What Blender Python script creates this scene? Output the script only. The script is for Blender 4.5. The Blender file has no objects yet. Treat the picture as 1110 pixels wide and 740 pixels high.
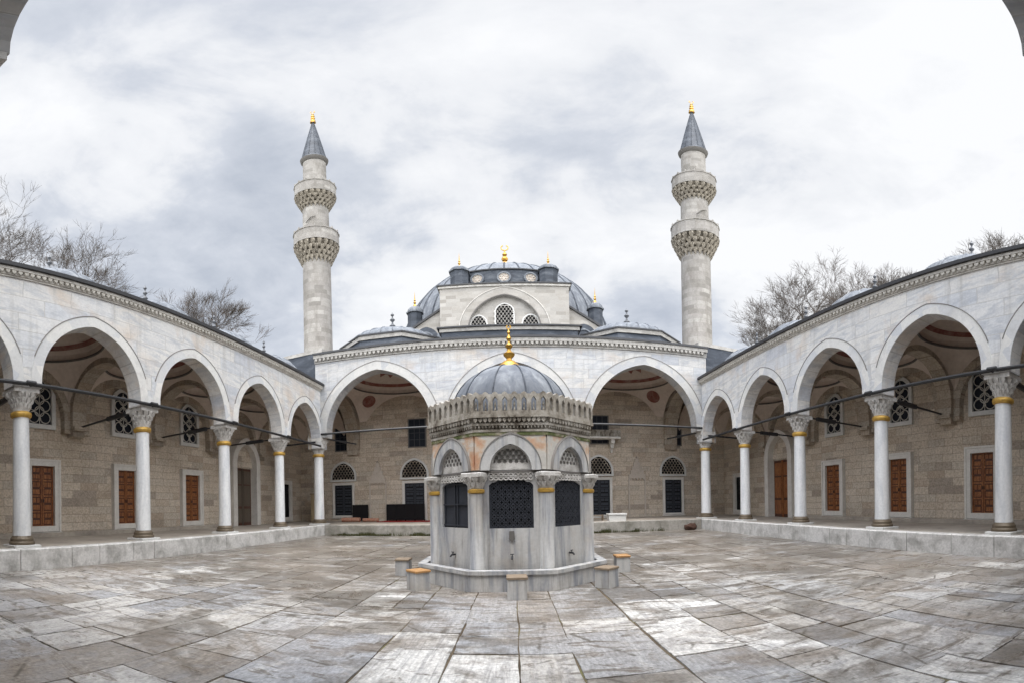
import bpy, bmesh, math, random
from mathutils import Vector, Matrix, noise as mnoise
random.seed(7)
S = bpy.context.scene
COL = S.collection
PI = math.pi

# ------------------------------------------------------------------ camera
cam = bpy.data.cameras.new('camera')
cam.type = 'PANO'
cam.panorama_type = 'EQUIRECTANGULAR'
F = 481.854
cam.longitude_min, cam.longitude_max = -555 / F, 555 / F
cam.latitude_max, cam.latitude_min = 546.142 / F, -(740 - 546.142) / F
cam.clip_start, cam.clip_end = 0.05, 2000
camo = bpy.data.objects.new('camera', cam)
COL.objects.link(camo)
camo.matrix_world = (Matrix.Translation((0.04, 0, 1.6)) @ Matrix.Rotation(0.003, 4, 'Z') @
                     Matrix.Rotation(0.017, 4, 'Y') @ Matrix.Rotation(PI / 2, 4, 'X'))
S.camera = camo
S.render.engine = 'CYCLES'
S.view_settings.view_transform = 'Standard'
S.view_settings.look = 'None'
S.view_settings.gamma = 1
S.view_settings.exposure = 1.4
S.cycles.max_bounces = 9
S.cycles.diffuse_bounces = 7
S.cycles.use_denoising = True

SUN_EL, SUN_AZ = math.radians(70), math.radians(190)     # azimuth clockwise from +Y: behind the camera, a little right
# ------------------------------------------------------------------ world: overcast, broken cloud
world = bpy.data.worlds.new('World')
S.world = world
world.use_nodes = True
wt = world.node_tree
for n in list(wt.nodes): wt.nodes.remove(n)
def wn(t, **k):
    n = wt.nodes.new(t)
    for a, b in k.items(): setattr(n, a, b)
    return n
wo = wn('ShaderNodeOutputWorld'); bg = wn('ShaderNodeBackground')
wt.links.new(bg.outputs[0], wo.inputs[0]); bg.inputs[1].default_value = 0.1
sky = wn('ShaderNodeTexSky', sky_type='NISHITA', sun_disc=False)
sky.sun_elevation = SUN_EL; sky.sun_rotation = SUN_AZ
tc = wn('ShaderNodeTexCoord')
sx = wn('ShaderNodeSeparateXYZ'); wt.links.new(tc.outputs['Generated'], sx.inputs[0])
def wmath(op, a, b=None, c=None):
    n = wn('ShaderNodeMath', operation=op)
    for i, v in enumerate((a, b, c)):
        if v is None: continue
        if isinstance(v, (int, float)): n.inputs[i].default_value = v
        else: wt.links.new(v, n.inputs[i])
    return n.outputs[0]
zz = wmath('ADD', wmath('MAXIMUM', sx.outputs[2], 0.0), 0.32)
cx_ = wmath('DIVIDE', sx.outputs[0], zz); cy_ = wmath('DIVIDE', sx.outputs[1], zz)
cb = wn('ShaderNodeCombineXYZ')
wt.links.new(cx_, cb.inputs[0]); wt.links.new(cy_, cb.inputs[1])
def wnoise(scale, det, rough, off, dist=0.0):
    mp = wn('ShaderNodeMapping'); mp.inputs['Location'].default_value = off
    wt.links.new(cb.outputs[0], mp.inputs[0])
    n = wn('ShaderNodeTexNoise'); n.inputs['Scale'].default_value = scale
    n.inputs['Detail'].default_value = det; n.inputs['Roughness'].default_value = rough
    n.inputs['Distortion'].default_value = dist
    wt.links.new(mp.outputs[0], n.inputs['Vector'])
    return n.outputs[0]
n1 = wnoise(1.15, 7, .55, (4.3, 1.2, 0), .25)
n2 = wnoise(4.5, 8, .6, (1.3, 7.7, 0), .3)
# brighter towards the veiled sun (upper right), greyer to the left
side = wmath('MULTIPLY', sx.outputs[0], 0.055)
dens = wmath('ADD', wmath('ADD', wmath('MULTIPLY', n1, .72), wmath('MULTIPLY', n2, .30)), side)
ramp = wn('ShaderNodeValToRGB')
e = ramp.color_ramp.elements
e[0].position = .37; e[0].color = (2.0, 2.15, 2.42, 1)
e[1].position = .575; e[1].color = (3.85, 3.86, 3.88, 1)
m1 = e.new(.45); m1.color = (2.6, 2.72, 2.95, 1)
m2 = e.new(.505); m2.color = (3.42, 3.46, 3.54, 1)
wt.links.new(dens, ramp.inputs[0])
mix = wn('ShaderNodeMixRGB'); mix.inputs[0].default_value = .94
wt.links.new(sky.outputs[0], mix.inputs[1]); wt.links.new(ramp.outputs[0], mix.inputs[2])
# sky overhead, beside and behind the frame is boosted as unseen fill light
def wsmooth(v, a, b, c, d):
    n = wn('ShaderNodeMapRange'); n.interpolation_type = 'SMOOTHSTEP'; wt.links.new(v, n.inputs[0])
    for i, x in enumerate((a, b, c, d)): n.inputs[1 + i].default_value = x
    return n.outputs[0]
hz = wmath('POWER', wmath('ADD', wmath('MULTIPLY', sx.outputs[0], sx.outputs[0]), wmath('MULTIPLY', sx.outputs[1], sx.outputs[1])), .5)
az = wmath('MULTIPLY', wmath('DIVIDE', sx.outputs[1], wmath('MAXIMUM', hz, .001)), -1.0)
gn = wmath('ADD', wsmooth(sx.outputs[2], .912, 1.0, 1.0, 12.0), wsmooth(az, -.38, .1, 0.0, 2.6))
vm = wn('ShaderNodeVectorMath', operation='SCALE'); wt.links.new(mix.outputs[0], vm.inputs[0]); wt.links.new(gn, vm.inputs['Scale'])
wt.links.new(vm.outputs[0], bg.inputs[0])

# ------------------------------------------------------------------ sun through cloud
sl = bpy.data.lights.new('sun', 'SUN'); sl.energy = .7; sl.angle = math.radians(14); sl.color = (1, .95, .88)
so = bpy.data.objects.new('sun', sl); COL.objects.link(so)
# direction towards the sun
sd = Vector((math.sin(SUN_AZ) * math.cos(SUN_EL), math.cos(SUN_AZ) * math.cos(SUN_EL), math.sin(SUN_EL)))
so.rotation_euler = sd.to_track_quat('Z', 'Y').to_euler(); so.location = (0, 0, 60)

# ================================================================== materials
def new_mat(name):
    m = bpy.data.materials.new(name); m.use_nodes = True
    t = m.node_tree
    for n in list(t.nodes): t.nodes.remove(n)
    return m, NT(t)
class NT:
    def __init__(s, t): s.t = t
    def n(s, typ, **k):
        n = s.t.nodes.new(typ)
        for a, b in k.items(): setattr(n, a, b)
        return n
    def l(s, a, b): s.t.links.new(a, b)
    def put(s, sock, v):
        if v is None: return
        if hasattr(v, 'node'): s.l(v, sock)
        elif isinstance(v, (tuple, list)) and len(v) == 3 and sock.type == 'RGBA': sock.default_value = (*v, 1)
        else: sock.default_value = v
    def math(s, op, a, b=None, c=None):
        n = s.n('ShaderNodeMath', operation=op)
        for i, v in enumerate((a, b, c)):
            if v is not None: s.put(n.inputs[i], v)
        return n.outputs[0]
    def mix(s, f, a, b, mode='MIX'):
        n = s.n('ShaderNodeMixRGB', blend_type=mode)
        s.put(n.inputs[0], f); s.put(n.inputs[1], a); s.put(n.inputs[2], b)
        return n.outputs[0]
    def pos(s):
        return s.n('ShaderNodeNewGeometry').outputs['Position']
    def obj(s):
        return s.n('ShaderNodeTexCoord').outputs['Object']
    def map(s, v, sc=(1, 1, 1), loc=(0, 0, 0), rot=(0, 0, 0)):
        n = s.n('ShaderNodeMapping'); s.l(v, n.inputs[0])
        n.inputs['Scale'].default_value = sc; n.inputs['Location'].default_value = loc; n.inputs['Rotation'].default_value = rot
        return n.outputs[0]
    def noise(s, v, sc, det=4, ro=.55, dist=0, col=False):
        n = s.n('ShaderNodeTexNoise'); s.l(v, n.inputs['Vector'])
        n.inputs['Scale'].default_value = sc; n.inputs['Detail'].default_value = det
        n.inputs['Roughness'].default_value = ro; n.inputs['Distortion'].default_value = dist
        return n.outputs[1 if col else 0]
    def ramp(s, f, stops):
        n = s.n('ShaderNodeValToRGB'); s.l(f, n.inputs[0])
        e = n.color_ramp.elements
        while len(e) < len(stops): e.new(.5)
        for i, (p, c) in enumerate(stops):
            e[i].position = p; e[i].color = (*c, 1) if len(c) == 3 else c
        return n.outputs[0]
    def step(s, f, a, b):
        n = s.n('ShaderNodeMapRange'); s.l(f, n.inputs[0])
        n.inputs[1].default_value = a; n.inputs[2].default_value = b
        return n.outputs[0]
    def out(s, col, rough=.6, bump=None, bs=.3, bd=.02, metal=0., spec=.5):
        b = s.n('ShaderNodeBsdfPrincipled'); o = s.n('ShaderNodeOutputMaterial')
        s.put(b.inputs['Base Color'], col); s.put(b.inputs['Roughness'], rough)
        b.inputs['Metallic'].default_value = metal
        b.inputs['Specular IOR Level'].default_value = spec
        if bump is not None:
            bn = s.n('ShaderNodeBump'); bn.inputs['Strength'].default_value = bs; bn.inputs['Distance'].default_value = bd
            s.l(bump, bn.inputs['Height']); s.l(bn.outputs[0], b.inputs['Normal'])
        s.l(b.outputs[0], o.inputs[0])

def blocks(t, v, ax, bw, bh, mortar, jitter=.03, seed=0.0):
    """brick layout in the wall plane; returns (random per block colour socket, mortar mask)"""
    sp = t.n('ShaderNodeSeparateXYZ'); t.l(v, sp.inputs[0])
    cb = t.n('ShaderNodeCombineXYZ')
    if ax == 'x': t.l(sp.outputs[0], cb.inputs[0])
    elif ax == 'y': t.l(sp.outputs[1], cb.inputs[0])
    else:   # round shafts: angle * radius
        t.l(t.math('MULTIPLY', t.math('ARCTAN2', sp.outputs[1], sp.outputs[0]), ax), cb.inputs[0])
    t.l(sp.outputs[2], cb.inputs[1])
    w = t.noise(cb.outputs[0], .9, 2, .5, col=True)
    vm = t.n('ShaderNodeVectorMath', operation='MULTIPLY_ADD')
    t.l(w, vm.inputs[0]); vm.inputs[1].default_value = (jitter * 6, jitter, 0); t.l(cb.outputs[0], vm.inputs[2])
    br = t.n('ShaderNodeTexBrick'); t.l(vm.outputs[0], br.inputs['Vector'])
    br.inputs['Scale'].default_value = 1; br.inputs['Brick Width'].default_value = bw; br.inputs['Row Height'].default_value = bh
    br.inputs['Mortar Size'].default_value = mortar; br.inputs['Mortar Smooth'].default_value = .3
    br.inputs['Color1'].default_value = (0, 0, 0, 1); br.inputs['Color2'].default_value = (1, 1, 1, 1)
    br.inputs['Mortar'].default_value = (.5, .5, .5, 1); br.offset = .43; br.squash_frequency = 3; br.squash = 1.35
    return br.outputs['Color'], br.outputs['Fac'], cb.outputs[0]

def marble_wall(name, ax, bw=1.7, bh=.6, dirt=.55, k=1.0):
    m, t = new_mat(name); p = t.pos()
    rnd, mo, uv = blocks(t, p, ax, bw, bh, .012, .05)
    base = t.ramp(rnd, [(0, (.56, .575, .61)), (.25, (.71, .70, .68)), (.5, (.76, .735, .69)), (.72, (.63, .645, .67)), (1, (.79, .77, .73))])
    vo = t.n('ShaderNodeVectorMath', operation='MULTIPLY_ADD'); t.l(rnd, vo.inputs[0]); vo.inputs[1].default_value = (17, 23, 41); t.l(p, vo.inputs[2])
    tilt = t.map(vo.outputs[0], (1, 1, 1), rot=(0.16, 0.12, 0))
    vein = t.noise(t.map(tilt, (.45, .45, 2.2)), 1.5, 8, .68, 1.0)
    c = t.mix(t.math('MULTIPLY', t.step(vein, .46, .62), .65), base, (.42, .445, .49))
    warm = t.noise(p, .55, 5, .6, .4)
    c = t.mix(t.math('MULTIPLY', t.step(warm, .54, .68), .55), c, (.62, .50, .39))
    drip = t.noise(t.map(p, (3.2, 3.2, .22)), 1.2, 5, .6)
    c = t.mix(t.math('MULTIPLY', t.step(drip, .52, .78), dirt), c, (.36, .34, .31))
    fine = t.noise(p, 14, 5, .65)
    c = t.mix(.36, c, t.ramp(fine, [(.3, (.5, .5, .5)), (.7, (1, 1, 1))]), 'MULTIPLY')
    c = t.mix(t.math('MULTIPLY', mo, .55), c, (.33, .31, .29))
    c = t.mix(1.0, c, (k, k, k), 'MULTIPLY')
    t.out(c, .55, t.math('SUBTRACT', t.math('MULTIPLY', fine, .2), mo), .35, .02)
    return m

def ashlar(name, ax, bw=.95, bh=.36, k=1.0):
    m, t = new_mat(name); p = t.pos()
    rnd, mo, uv = blocks(t, p, ax, bw, bh, .012, .03)
    A = lambda r, g, b: (r * k, g * k, b * k)
    base = t.ramp(rnd, [(0, A(.48, .39, .305)), (.3, A(.59, .50, .40)), (.6, A(.64, .555, .455)), (.85, A(.53, .465, .385)), (1, A(.37, .31, .255))])
    big = t.noise(p, .6, 5, .6, .3)
    c = t.mix(t.math('MULTIPLY', t.step(big, .48, .7), .4), base, A(.34, .275, .20))
    g = t.noise(p, 1.7, 6, .65, .5)
    c = t.mix(t.math('MULTIPLY', t.step(g, .55, .8), .5), c, A(.55, .50, .42))
    fine = t.noise(p, 12, 6, .7)
    c = t.mix(.6, c, t.ramp(fine, [(.36, (.42, .41, .40)), (.6, (1.06, 1.06, 1.06))]), 'MULTIPLY')
    pk = t.noise(t.map(p, (1, 1, 2.2)), 3.1, 5, .7, .5)
    c = t.mix(t.math('MULTIPLY', t.step(pk, .58, .70), .35), c, A(.24, .20, .16))
    c = t.mix(t.math('MULTIPLY', mo, .6), c, A(.18, .15, .12))
    t.out(c, .85, t.math('SUBTRACT', t.math('MULTIPLY', fine, .6), mo), .5, .02, spec=.2)
    return m

def plain(name, col, rough=.6, var=.25, scale=3, bump=.2, metal=0., spec=.5, col2=None, stretch=(1, 1, 1), amt=.5):
    m, t = new_mat(name); p = t.map(t.pos(), stretch)
    n = t.noise(p, scale, 6, .62, .3)
    c2 = col2 or tuple(x * .62 for x in col)
    c = t.mix(t.math('MULTIPLY', t.step(n, .42, .72), amt), col, c2)
    fine = t.noise(t.pos(), scale * 7, 4, .6)
    c = t.mix(var, c, t.ramp(fine, [(.3, (.5, .5, .5)), (.7, (1, 1, 1))]), 'MULTIPLY')
    t.out(c, rough, fine, bump, .015, metal, spec)
    return m

M = {}
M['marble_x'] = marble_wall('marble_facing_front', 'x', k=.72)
M['marble_y'] = marble_wall('marble_facing_side', 'y')
M['ashlar_x'] = ashlar('limestone_ashlar_front', 'x')
M['ashlar_y'] = ashlar('limestone_ashlar_side', 'y')
def pale_block():
    m, t = new_mat('pale_block_stone'); p = t.pos()
    rnd, mo, uv = blocks(t, p, 'x', .8, .34, .014, .03)
    base = t.ramp(rnd, [(0, (.32, .30, .27)), (.4, (.43, .405, .37)), (.75, (.385, .365, .335)), (1, (.48, .455, .42))])
    g = t.noise(p, 1.2, 6, .65, .5)
    c = t.mix(t.math('MULTIPLY', t.step(g, .5, .75), .5), base, (.33, .30, .26))
    f = t.noise(p, 10, 5, .7)
    c = t.mix(.35, c, t.ramp(f, [(.3, (.5, .5, .5)), (.7, (1, 1, 1))]), 'MULTIPLY')
    t.out(c, .85, t.math('SUBTRACT', t.math('MULTIPLY', f, .4), mo), .4, .02, spec=.2); return m
M['block_stone'] = pale_block()
def voussoir_mat(k=1.0):
    m, t = new_mat('voussoir_marble'); p = t.pos()
    v = t.n('ShaderNodeTexVoronoi'); t.l(t.map(p, (1.6, 1.6, 1.6)), v.inputs['Vector']); v.inputs['Scale'].default_value = 1.0
    sp = t.n('ShaderNodeSeparateColor'); t.l(v.outputs['Color'], sp.inputs[0])
    base = t.ramp(sp.outputs[0], [(0, (.58, .59, .61)), (.5, (.70, .69, .66)), (1, (.76, .74, .70))])
    g = t.noise(p, 1.5, 6, .65, 1.0)
    c = t.mix(t.math('MULTIPLY', t.step(g, .5, .7), .45), base, (.46, .45, .44))
    f = t.noise(p, 12, 5, .7)
    c = t.mix(.3, c, t.ramp(f, [(.3, (.5, .5, .5)), (.7, (1, 1, 1))]), 'MULTIPLY')
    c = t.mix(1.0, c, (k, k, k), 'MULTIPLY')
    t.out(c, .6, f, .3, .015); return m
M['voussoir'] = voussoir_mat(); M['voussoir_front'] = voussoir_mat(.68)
M['line'] = plain('moulding_line', (.24, .225, .21), .8, .2, 3)
M['rib_stone'] = ashlar('rib_ashlar', 'x', .45, .4, .78)
M['rib_stone_y'] = ashlar('rib_ashlar_side', 'y', .45, .4, .78)
M['trim'] = plain('trim_marble', (.60, .59, .56), .5, .3, 2.2, .25, col2=(.45, .45, .45))
M['frame'] = plain('frame_marble', (.68, .65, .60), .5, .35, 2.5, .2, col2=(.48, .45, .41))
M['kerb'] = plain('kerb_marble', (.72, .70, .67), .55, .5, 1.9, .7, col2=(.27, .26, .235), amt=.85)
M['floor'] = plain('walkway_stone', (.43, .38, .32), .6, .4, .9, .3, col2=(.20, .17, .145), amt=.7)
M['groove'] = plain('dark_groove', (.14, .13, .12), .8, .2, 3)
M['cornice_grey'] = plain('grey_cornice_stone', (.44, .42, .385), .75, .5, 3.2, .4, col2=(.20, .185, .165), amt=.8)
M['kerb_stained'] = plain('stained_kerb_marble', (.34, .32, .285), .6, .5, 1.3, .6, col2=(.13, .12, .09), amt=.9)
M['cornice'] = plain('cornice_stone', (.62, .59, .54), .7, .35, 2.6, .4, col2=(.28, .26, .235), amt=.7)
M['dentil'] = plain('dentil_stone', (.60, .57, .51), .7, .35, 3.5, .4, col2=(.30, .27, .23), amt=.7)
M['lip'] = plain('eave_lead_edge', (.03, .03, .033), .5, .2, 3)
M['plaster'] = plain('vault_plaster', (.62, .53, .46), .85, .3, .8, .3, col2=(.47, .39, .33), spec=.2, amt=.6)
M['red_paint'] = plain('faded_red_paint', (.24, .09, .07), .85, .5, 2.2, .2, col2=(.42, .32, .27), spec=.2, amt=.6)
M['iron'] = plain('black_iron', (.022, .023, .026), .5, .3, 3, .2)
M['grille'] = plain('grille_iron', (.034, .038, .048), .6, .2, 5, .1, spec=.3)
M['dark'] = plain('dark_interior', (.012, .012, .013), .9, .1, 2, .1, spec=.1)
M['glass'] = plain('dark_glass', (.010, .013, .02), .5, .1, 1, .0, spec=.15)
M['gold'] = plain('gilt_metal', (.66, .39, .08), .38, .45, 6, .2, metal=.85, col2=(.36, .19, .05), amt=.8)
M['gold_paint'] = plain('gilt_collar', (.66, .40, .08), .4, .45, 7, .2, metal=.35, col2=(.30, .18, .06), amt=.8)
M['bronze'] = plain('bronze_base', (.16, .125, .085), .5, .3, 6, .3, metal=.3)
M['grey_metal'] = plain('grey_finial', (.10, .105, .115), .5, .2, 4)
M['door_grey'] = plain('aged_door_wood', (.11, .085, .062), .75, .5, 3, .4, stretch=(1, 6, 1))
M['oak'] = plain('stool_plank', (.44, .24, .09), .55, .4, 3, .3, col2=(.30, .15, .06), stretch=(1, 6, 1))
M['oldwood'] = plain('weathered_plank', (.25, .19, .13), .7, .4, 3, .3, stretch=(1, 6, 1))
M['cabinet'] = plain('tan_wood', (.42, .32, .20), .6, .3, 2, .2, stretch=(4, 4, .5))
M['carpet'] = plain('red_carpet', (.30, .035, .035), .95, .4, 6, .3, spec=.1, col2=(.20, .03, .03))
M['rolled'] = plain('rolled_rug', (.42, .17, .11), .95, .4, 3, .3, spec=.1, col2=(.5, .4, .3), stretch=(5, 1, 1), amt=.9)
M['moss'] = plain('moss', (.06, .068, .025), .95, .5, 5, .6, spec=.1, col2=(.16, .14, .08), amt=.8)
M['bark'] = plain('bark', (.12, .102, .09), .9, .3, 2, .3, spec=.1)
M['shaft'] = plain('column_marble', (.80, .80, .79), .38, .28, 1.7, .12, col2=(.50, .52, .55), stretch=(2.2, 2.2, .4), amt=.75)
M['carved'] = plain('carved_marble', (.66, .64, .61), .6, .5, 6, .4, col2=(.26, .235, .20), amt=.75)
M['niche'] = plain('niche_limestone', (.56, .49, .42), .8, .5, 3, .4, col2=(.40, .34, .28), spec=.2)
M['black_board'] = plain('black_board', (.010, .009, .010), .75, .2, 2, spec=.2)

def wood_mat():
    m, t = new_mat('carved_walnut'); p = t.pos()
    g = t.noise(t.map(p, (9, 9, 1.2)), 2.2, 6, .6, .5)
    c = t.ramp(g, [(.3, (.15, .045, .015)), (.5, (.28, .095, .028)), (.75, (.46, .20, .06))])
    c2 = t.noise(p, 16, 5, .7)
    c = t.mix(.6, c, t.ramp(c2, [(.35, (.25, .25, .25)), (.65, (1, 1, 1))]), 'MULTIPLY')
    t.out(c, .5, c2, .5, .02); return m
M['wood'] = wood_mat()
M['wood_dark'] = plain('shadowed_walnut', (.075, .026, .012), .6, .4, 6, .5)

def lead_mat():
    m, t = new_mat('sheet_lead'); p = t.pos()
    n = t.noise(t.map(p, (1.6, 1.6, .45)), 1.7, 8, .7, .5)
    c = t.ramp(n, [(.30, (.085, .097, .118)), (.48, (.145, .158, .18)), (.60, (.22, .235, .255)), (.76, (.35, .36, .37))])
    f = t.noise(p, 9, 5, .6)
    c = t.mix(.35, c, t.ramp(f, [(.3, (.5, .5, .5)), (.7, (1, 1, 1))]), 'MULTIPLY')
    t.out(c, .68, f, .3, .02, spec=.35); return m
M['lead'] = lead_mat()
def lead2():
    m, t = new_mat('dark_sheet_lead'); p = t.pos()
    n = t.noise(t.map(p, (.6, .6, 1.4)), 1.5, 6, .65, .6)
    c = t.ramp(n, [(.3, (.028, .033, .042)), (.52, (.055, .064, .080)), (.75, (.12, .132, .15))])
    f = t.noise(p, 9, 5, .6)
    t.out(c, .65, f, .3, .02, spec=.3); return m
M['lead_dark'] = lead2()

def minaret_mat():
    m, t = new_mat('minaret_stone'); p = t.obj()
    rnd, mo, uv = blocks(t, p, 1.25, .8, .42, .015, .02)
    base = t.ramp(rnd, [(0, (.25, .235, .215)), (.4, (.38, .36, .335)), (.75, (.32, .30, .28)), (1, (.44, .42, .39))])
    n = t.noise(t.map(p, (1.5, 1.5, .5)), .9, 6, .65, .4)
    c = t.mix(t.math('MULTIPLY', t.step(n, .48, .68), .65), base, (.20, .182, .16))
    f = t.noise(p, 8, 5, .7)
    c = t.mix(.4, c, t.ramp(f, [(.3, (.45, .45, .45)), (.7, (1, 1, 1))]), 'MULTIPLY')
    c = t.mix(t.math('MULTIPLY', mo, .5), c, (.22, .2, .18))
    t.out(c, .8, t.math('SUBTRACT', t.math('MULTIPLY', f, .4), mo), .4, .02, spec=.2); return m
M['minaret'] = minaret_mat()

def fountain_mat():
    m, t = new_mat('fountain_marble'); p = t.pos()
    v = t.noise(t.map(p, (2.6, 2.6, .28)), 1.6, 7, .6, .5)
    c = t.ramp(v, [(.3, (.20, .21, .235)), (.42, (.34, .35, .37)), (.53, (.50, .497, .488)), (.8, (.58, .57, .545))])
    w = t.noise(p, 1.3, 5, .6)
    c = t.mix(t.math('MULTIPLY', t.step(w, .52, .70), .5), c, (.40, .35, .29))
    dr_ = t.noise(t.map(p, (5, 5, .35)), 1.9, 6, .65, .3)
    c = t.mix(t.math('MULTIPLY', t.step(dr_, .54, .70), .6), c, (.20, .185, .165))
    f = t.noise(p, 15, 5, .7)
    c = t.mix(.3, c, t.ramp(f, [(.3, (.5, .5, .5)), (.7, (1, 1, 1))]), 'MULTIPLY')
    t.out(c, .5, f, .3, .012); return m
M['fmarble'] = fountain_mat()
def stained_mat():
    m, t = new_mat('stained_marble'); p = t.pos()
    w = t.noise(p, 2.1, 6, .62, .4)
    c = t.ramp(w, [(.36, (.54, .52, .48)), (.48, (.58, .55, .50)), (.56, (.56, .39, .27)), (.66, (.50, .25, .14))])
    g = t.noise(t.map(p, (3, 3, .6)), 2, 5, .6)
    c = t.mix(t.math('MULTIPLY', t.step(g, .5, .75), .6), c, (.38, .36, .32))
    f = t.noise(p, 16, 5, .7)
    c = t.mix(.35, c, t.ramp(f, [(.3, (.5, .5, .5)), (.7, (1, 1, 1))]), 'MULTIPLY')
    t.out(c, .65, f, .35, .012); return m
M['stained'] = stained_mat()
def parapet_mat():
    m, t = new_mat('weathered_parapet'); p = t.pos()
    w = t.noise(t.map(p, (1, 1, .6)), 3.2, 6, .66, .3)
    c = t.ramp(w, [(.34, (.10, .08, .06)), (.46, (.30, .27, .225)), (.6, (.47, .44, .39)), (.8, (.58, .555, .51))])
    f = t.noise(p, 18, 5, .7)
    c = t.mix(.45, c, t.ramp(f, [(.3, (.4, .4, .4)), (.7, (1, 1, 1))]), 'MULTIPLY')
    t.out(c, .8, f, .5, .015, spec=.2); return m
M['parapet'] = parapet_mat()
def wet_moss():
    m, t = new_mat('mossy_moulding'); p = t.pos()
    w = t.noise(p, 4.2, 6, .66, .3)
    c = t.ramp(w, [(.36, (.06, .085, .03)), (.5, (.14, .15, .07)), (.62, (.35, .31, .24)), (.8, (.50, .46, .40))])
    t.out(c, .9, w, .5, .02, spec=.1); return m
M['mossy'] = wet_moss()

def paving_mat():
    m, t = new_mat('marble_paving'); p = t.pos()
    at = t.n('ShaderNodeAttribute', attribute_name='tone')
    sp = t.n('ShaderNodeSeparateColor'); t.l(at.outputs['Color'], sp.inputs[0])
    base = t.ramp(sp.outputs[0], [(0, (.21, .19, .17)), (.2, (.29, .27, .245)), (.4, (.32, .33, .345)), (.6, (.52, .505, .475)), (.8, (.35, .33, .30)), (1, (.72, .71, .68))])
    # veins run in one of two directions per slab
    off = t.n('ShaderNodeVectorMath', operation='MULTIPLY_ADD')
    t.l(at.outputs['Color'], off.inputs[0]); off.inputs[1].default_value = (31, 57, 13); t.l(p, off.inputs[2])
    va = t.noise(t.map(off.outputs[0], (9, .5, 1)), 1.2, 8, .66, .7)
    vb = t.noise(t.map(off.outputs[0], (1.2, 1.2, 1)), 1.6, 7, .62, 1.4)
    v = t.mix(t.step(sp.outputs[1], .62, .64), va, vb)
    c = t.mix(t.math('MULTIPLY', t.step(v, .46, .60), .6), base, (.26, .26, .265))
    c = t.mix(t.math('MULTIPLY', t.step(v, .44, .30), .35), c, (.66, .64, .60))
    # worn brown damp stains, drawn out along the slabs
    st = t.noise(t.map(p, (.55, .8, 1)), 1.0, 8, .68, .6)
    c = t.mix(t.math('MULTIPLY', t.step(st, .52, .62), .68), c, (.17, .135, .10))
    sk = t.noise(t.map(p, (.9, 3.2, 1), rot=(0, 0, .25)), 1.5, 8, .72, 1.2)
    far = t.n('ShaderNodeSeparateXYZ'); t.l(p, far.inputs[0])
    damp = t.math('MULTIPLY', t.step(far.outputs[1], 4.5, 10.5), .085)      # the far half of the court dries last
    sk2 = t.math('ADD', sk, damp)
    c = t.mix(t.math('MULTIPLY', t.step(sk2, .545, .595), .75), c, (.10, .078, .056))
    wet = t.step(t.math('ADD', t.noise(t.map(p, (.30, .55, 1)), 1.3, 6, .62, .6), damp), .535, .585)
    c = t.mix(t.math('MULTIPLY', wet, .6), c, (.11, .095, .078))
    soak = t.math('MULTIPLY', t.step(far.outputs[1], 6.5, 13.5), t.step(t.noise(t.map(p, (.5, 1.1, 1)), 1.2, 7, .68, .8), .40, .58))
    c = t.mix(t.math('MULTIPLY', soak, .55), c, (.12, .10, .082))
    lt = t.noise(t.map(p, (.8, .5, 1)), 2.4, 7, .7, 1.0)
    c = t.mix(t.math('MULTIPLY', t.step(lt, .56, .68), .35), c, (.66, .63, .575))
    st2 = t.noise(t.map(off.outputs[0], (1.0, .7, 1)), 1.4, 6, .7, .8)
    c = t.mix(t.math('MULTIPLY', t.step(st2, .58, .70), .55), c, (.15, .12, .085))
    wm = t.noise(p, .22, 4, .55)
    c = t.mix(t.math('MULTIPLY', t.step(wm, .42, .62), .30), c, (.36, .30, .24))
    pits = t.noise(p, 5.0, 3, .5, .2)
    c = t.mix(t.math('MULTIPLY', t.step(pits, .70, .76), .8), c, (.07, .06, .05))
    f = t.noise(p, 22, 6, .72)
    c = t.mix(.6, c, t.ramp(f, [(.36, (.42, .42, .42)), (.62, (1.05, 1.05, 1.05))]), 'MULTIPLY')
    g2 = t.noise(t.map(p, (26, 5, 1)), 1.0, 5, .75, .3)
    c = t.mix(.4, c, t.ramp(g2, [(.40, (.5, .49, .47)), (.56, (1.08, 1.08, 1.08))]), 'MULTIPLY')
    cr = t.n('ShaderNodeTexVoronoi', feature='DISTANCE_TO_EDGE'); t.l(off.outputs[0], cr.inputs['Vector']); cr.inputs['Scale'].default_value = .55
    wv = t.noise(p, 2.6, 4, .6)
    crk = t.math('MULTIPLY', t.step(cr.outputs['Distance'], .016, .004), t.step(wv, .50, .58))
    c = t.mix(t.math('MULTIPLY', crk, .8), c, (.07, .06, .045))
    r = t.step(st, .40, .66)
    ro = t.math('SUBTRACT', t.math('SUBTRACT', .60, t.math('MULTIPLY', r, .16)), t.math('MULTIPLY', wet, .22))
    bump = t.math('ADD', t.math('MULTIPLY', f, .35), t.math('SUBTRACT', t.math('MULTIPLY', st2, .8), t.step(pits, .66, .76)))
    t.out(c, ro, bump, .45, .02, spec=.4); return m
M['paving'] = paving_mat()
def joint_mat():
    m, t = new_mat('joint_dirt'); p = t.pos()
    w = t.noise(p, 1.3, 5, .6)
    c = t.ramp(w, [(.4, (.07, .055, .04)), (.55, (.12, .095, .065)), (.68, (.15, .145, .065))])
    t.out(c, .95, w, .4, .02, spec=.1); return m
M['joint'] = joint_mat()
def grass_ground():
    m, t = new_mat('outer_ground'); p = t.pos()
    w = t.noise(p, .4, 5, .6)
    c = t.ramp(w, [(.4, (.10, .10, .05)), (.6, (.16, .14, .09))])
    t.out(c, .95, spec=.1); return m
M['ground'] = grass_ground()

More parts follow.
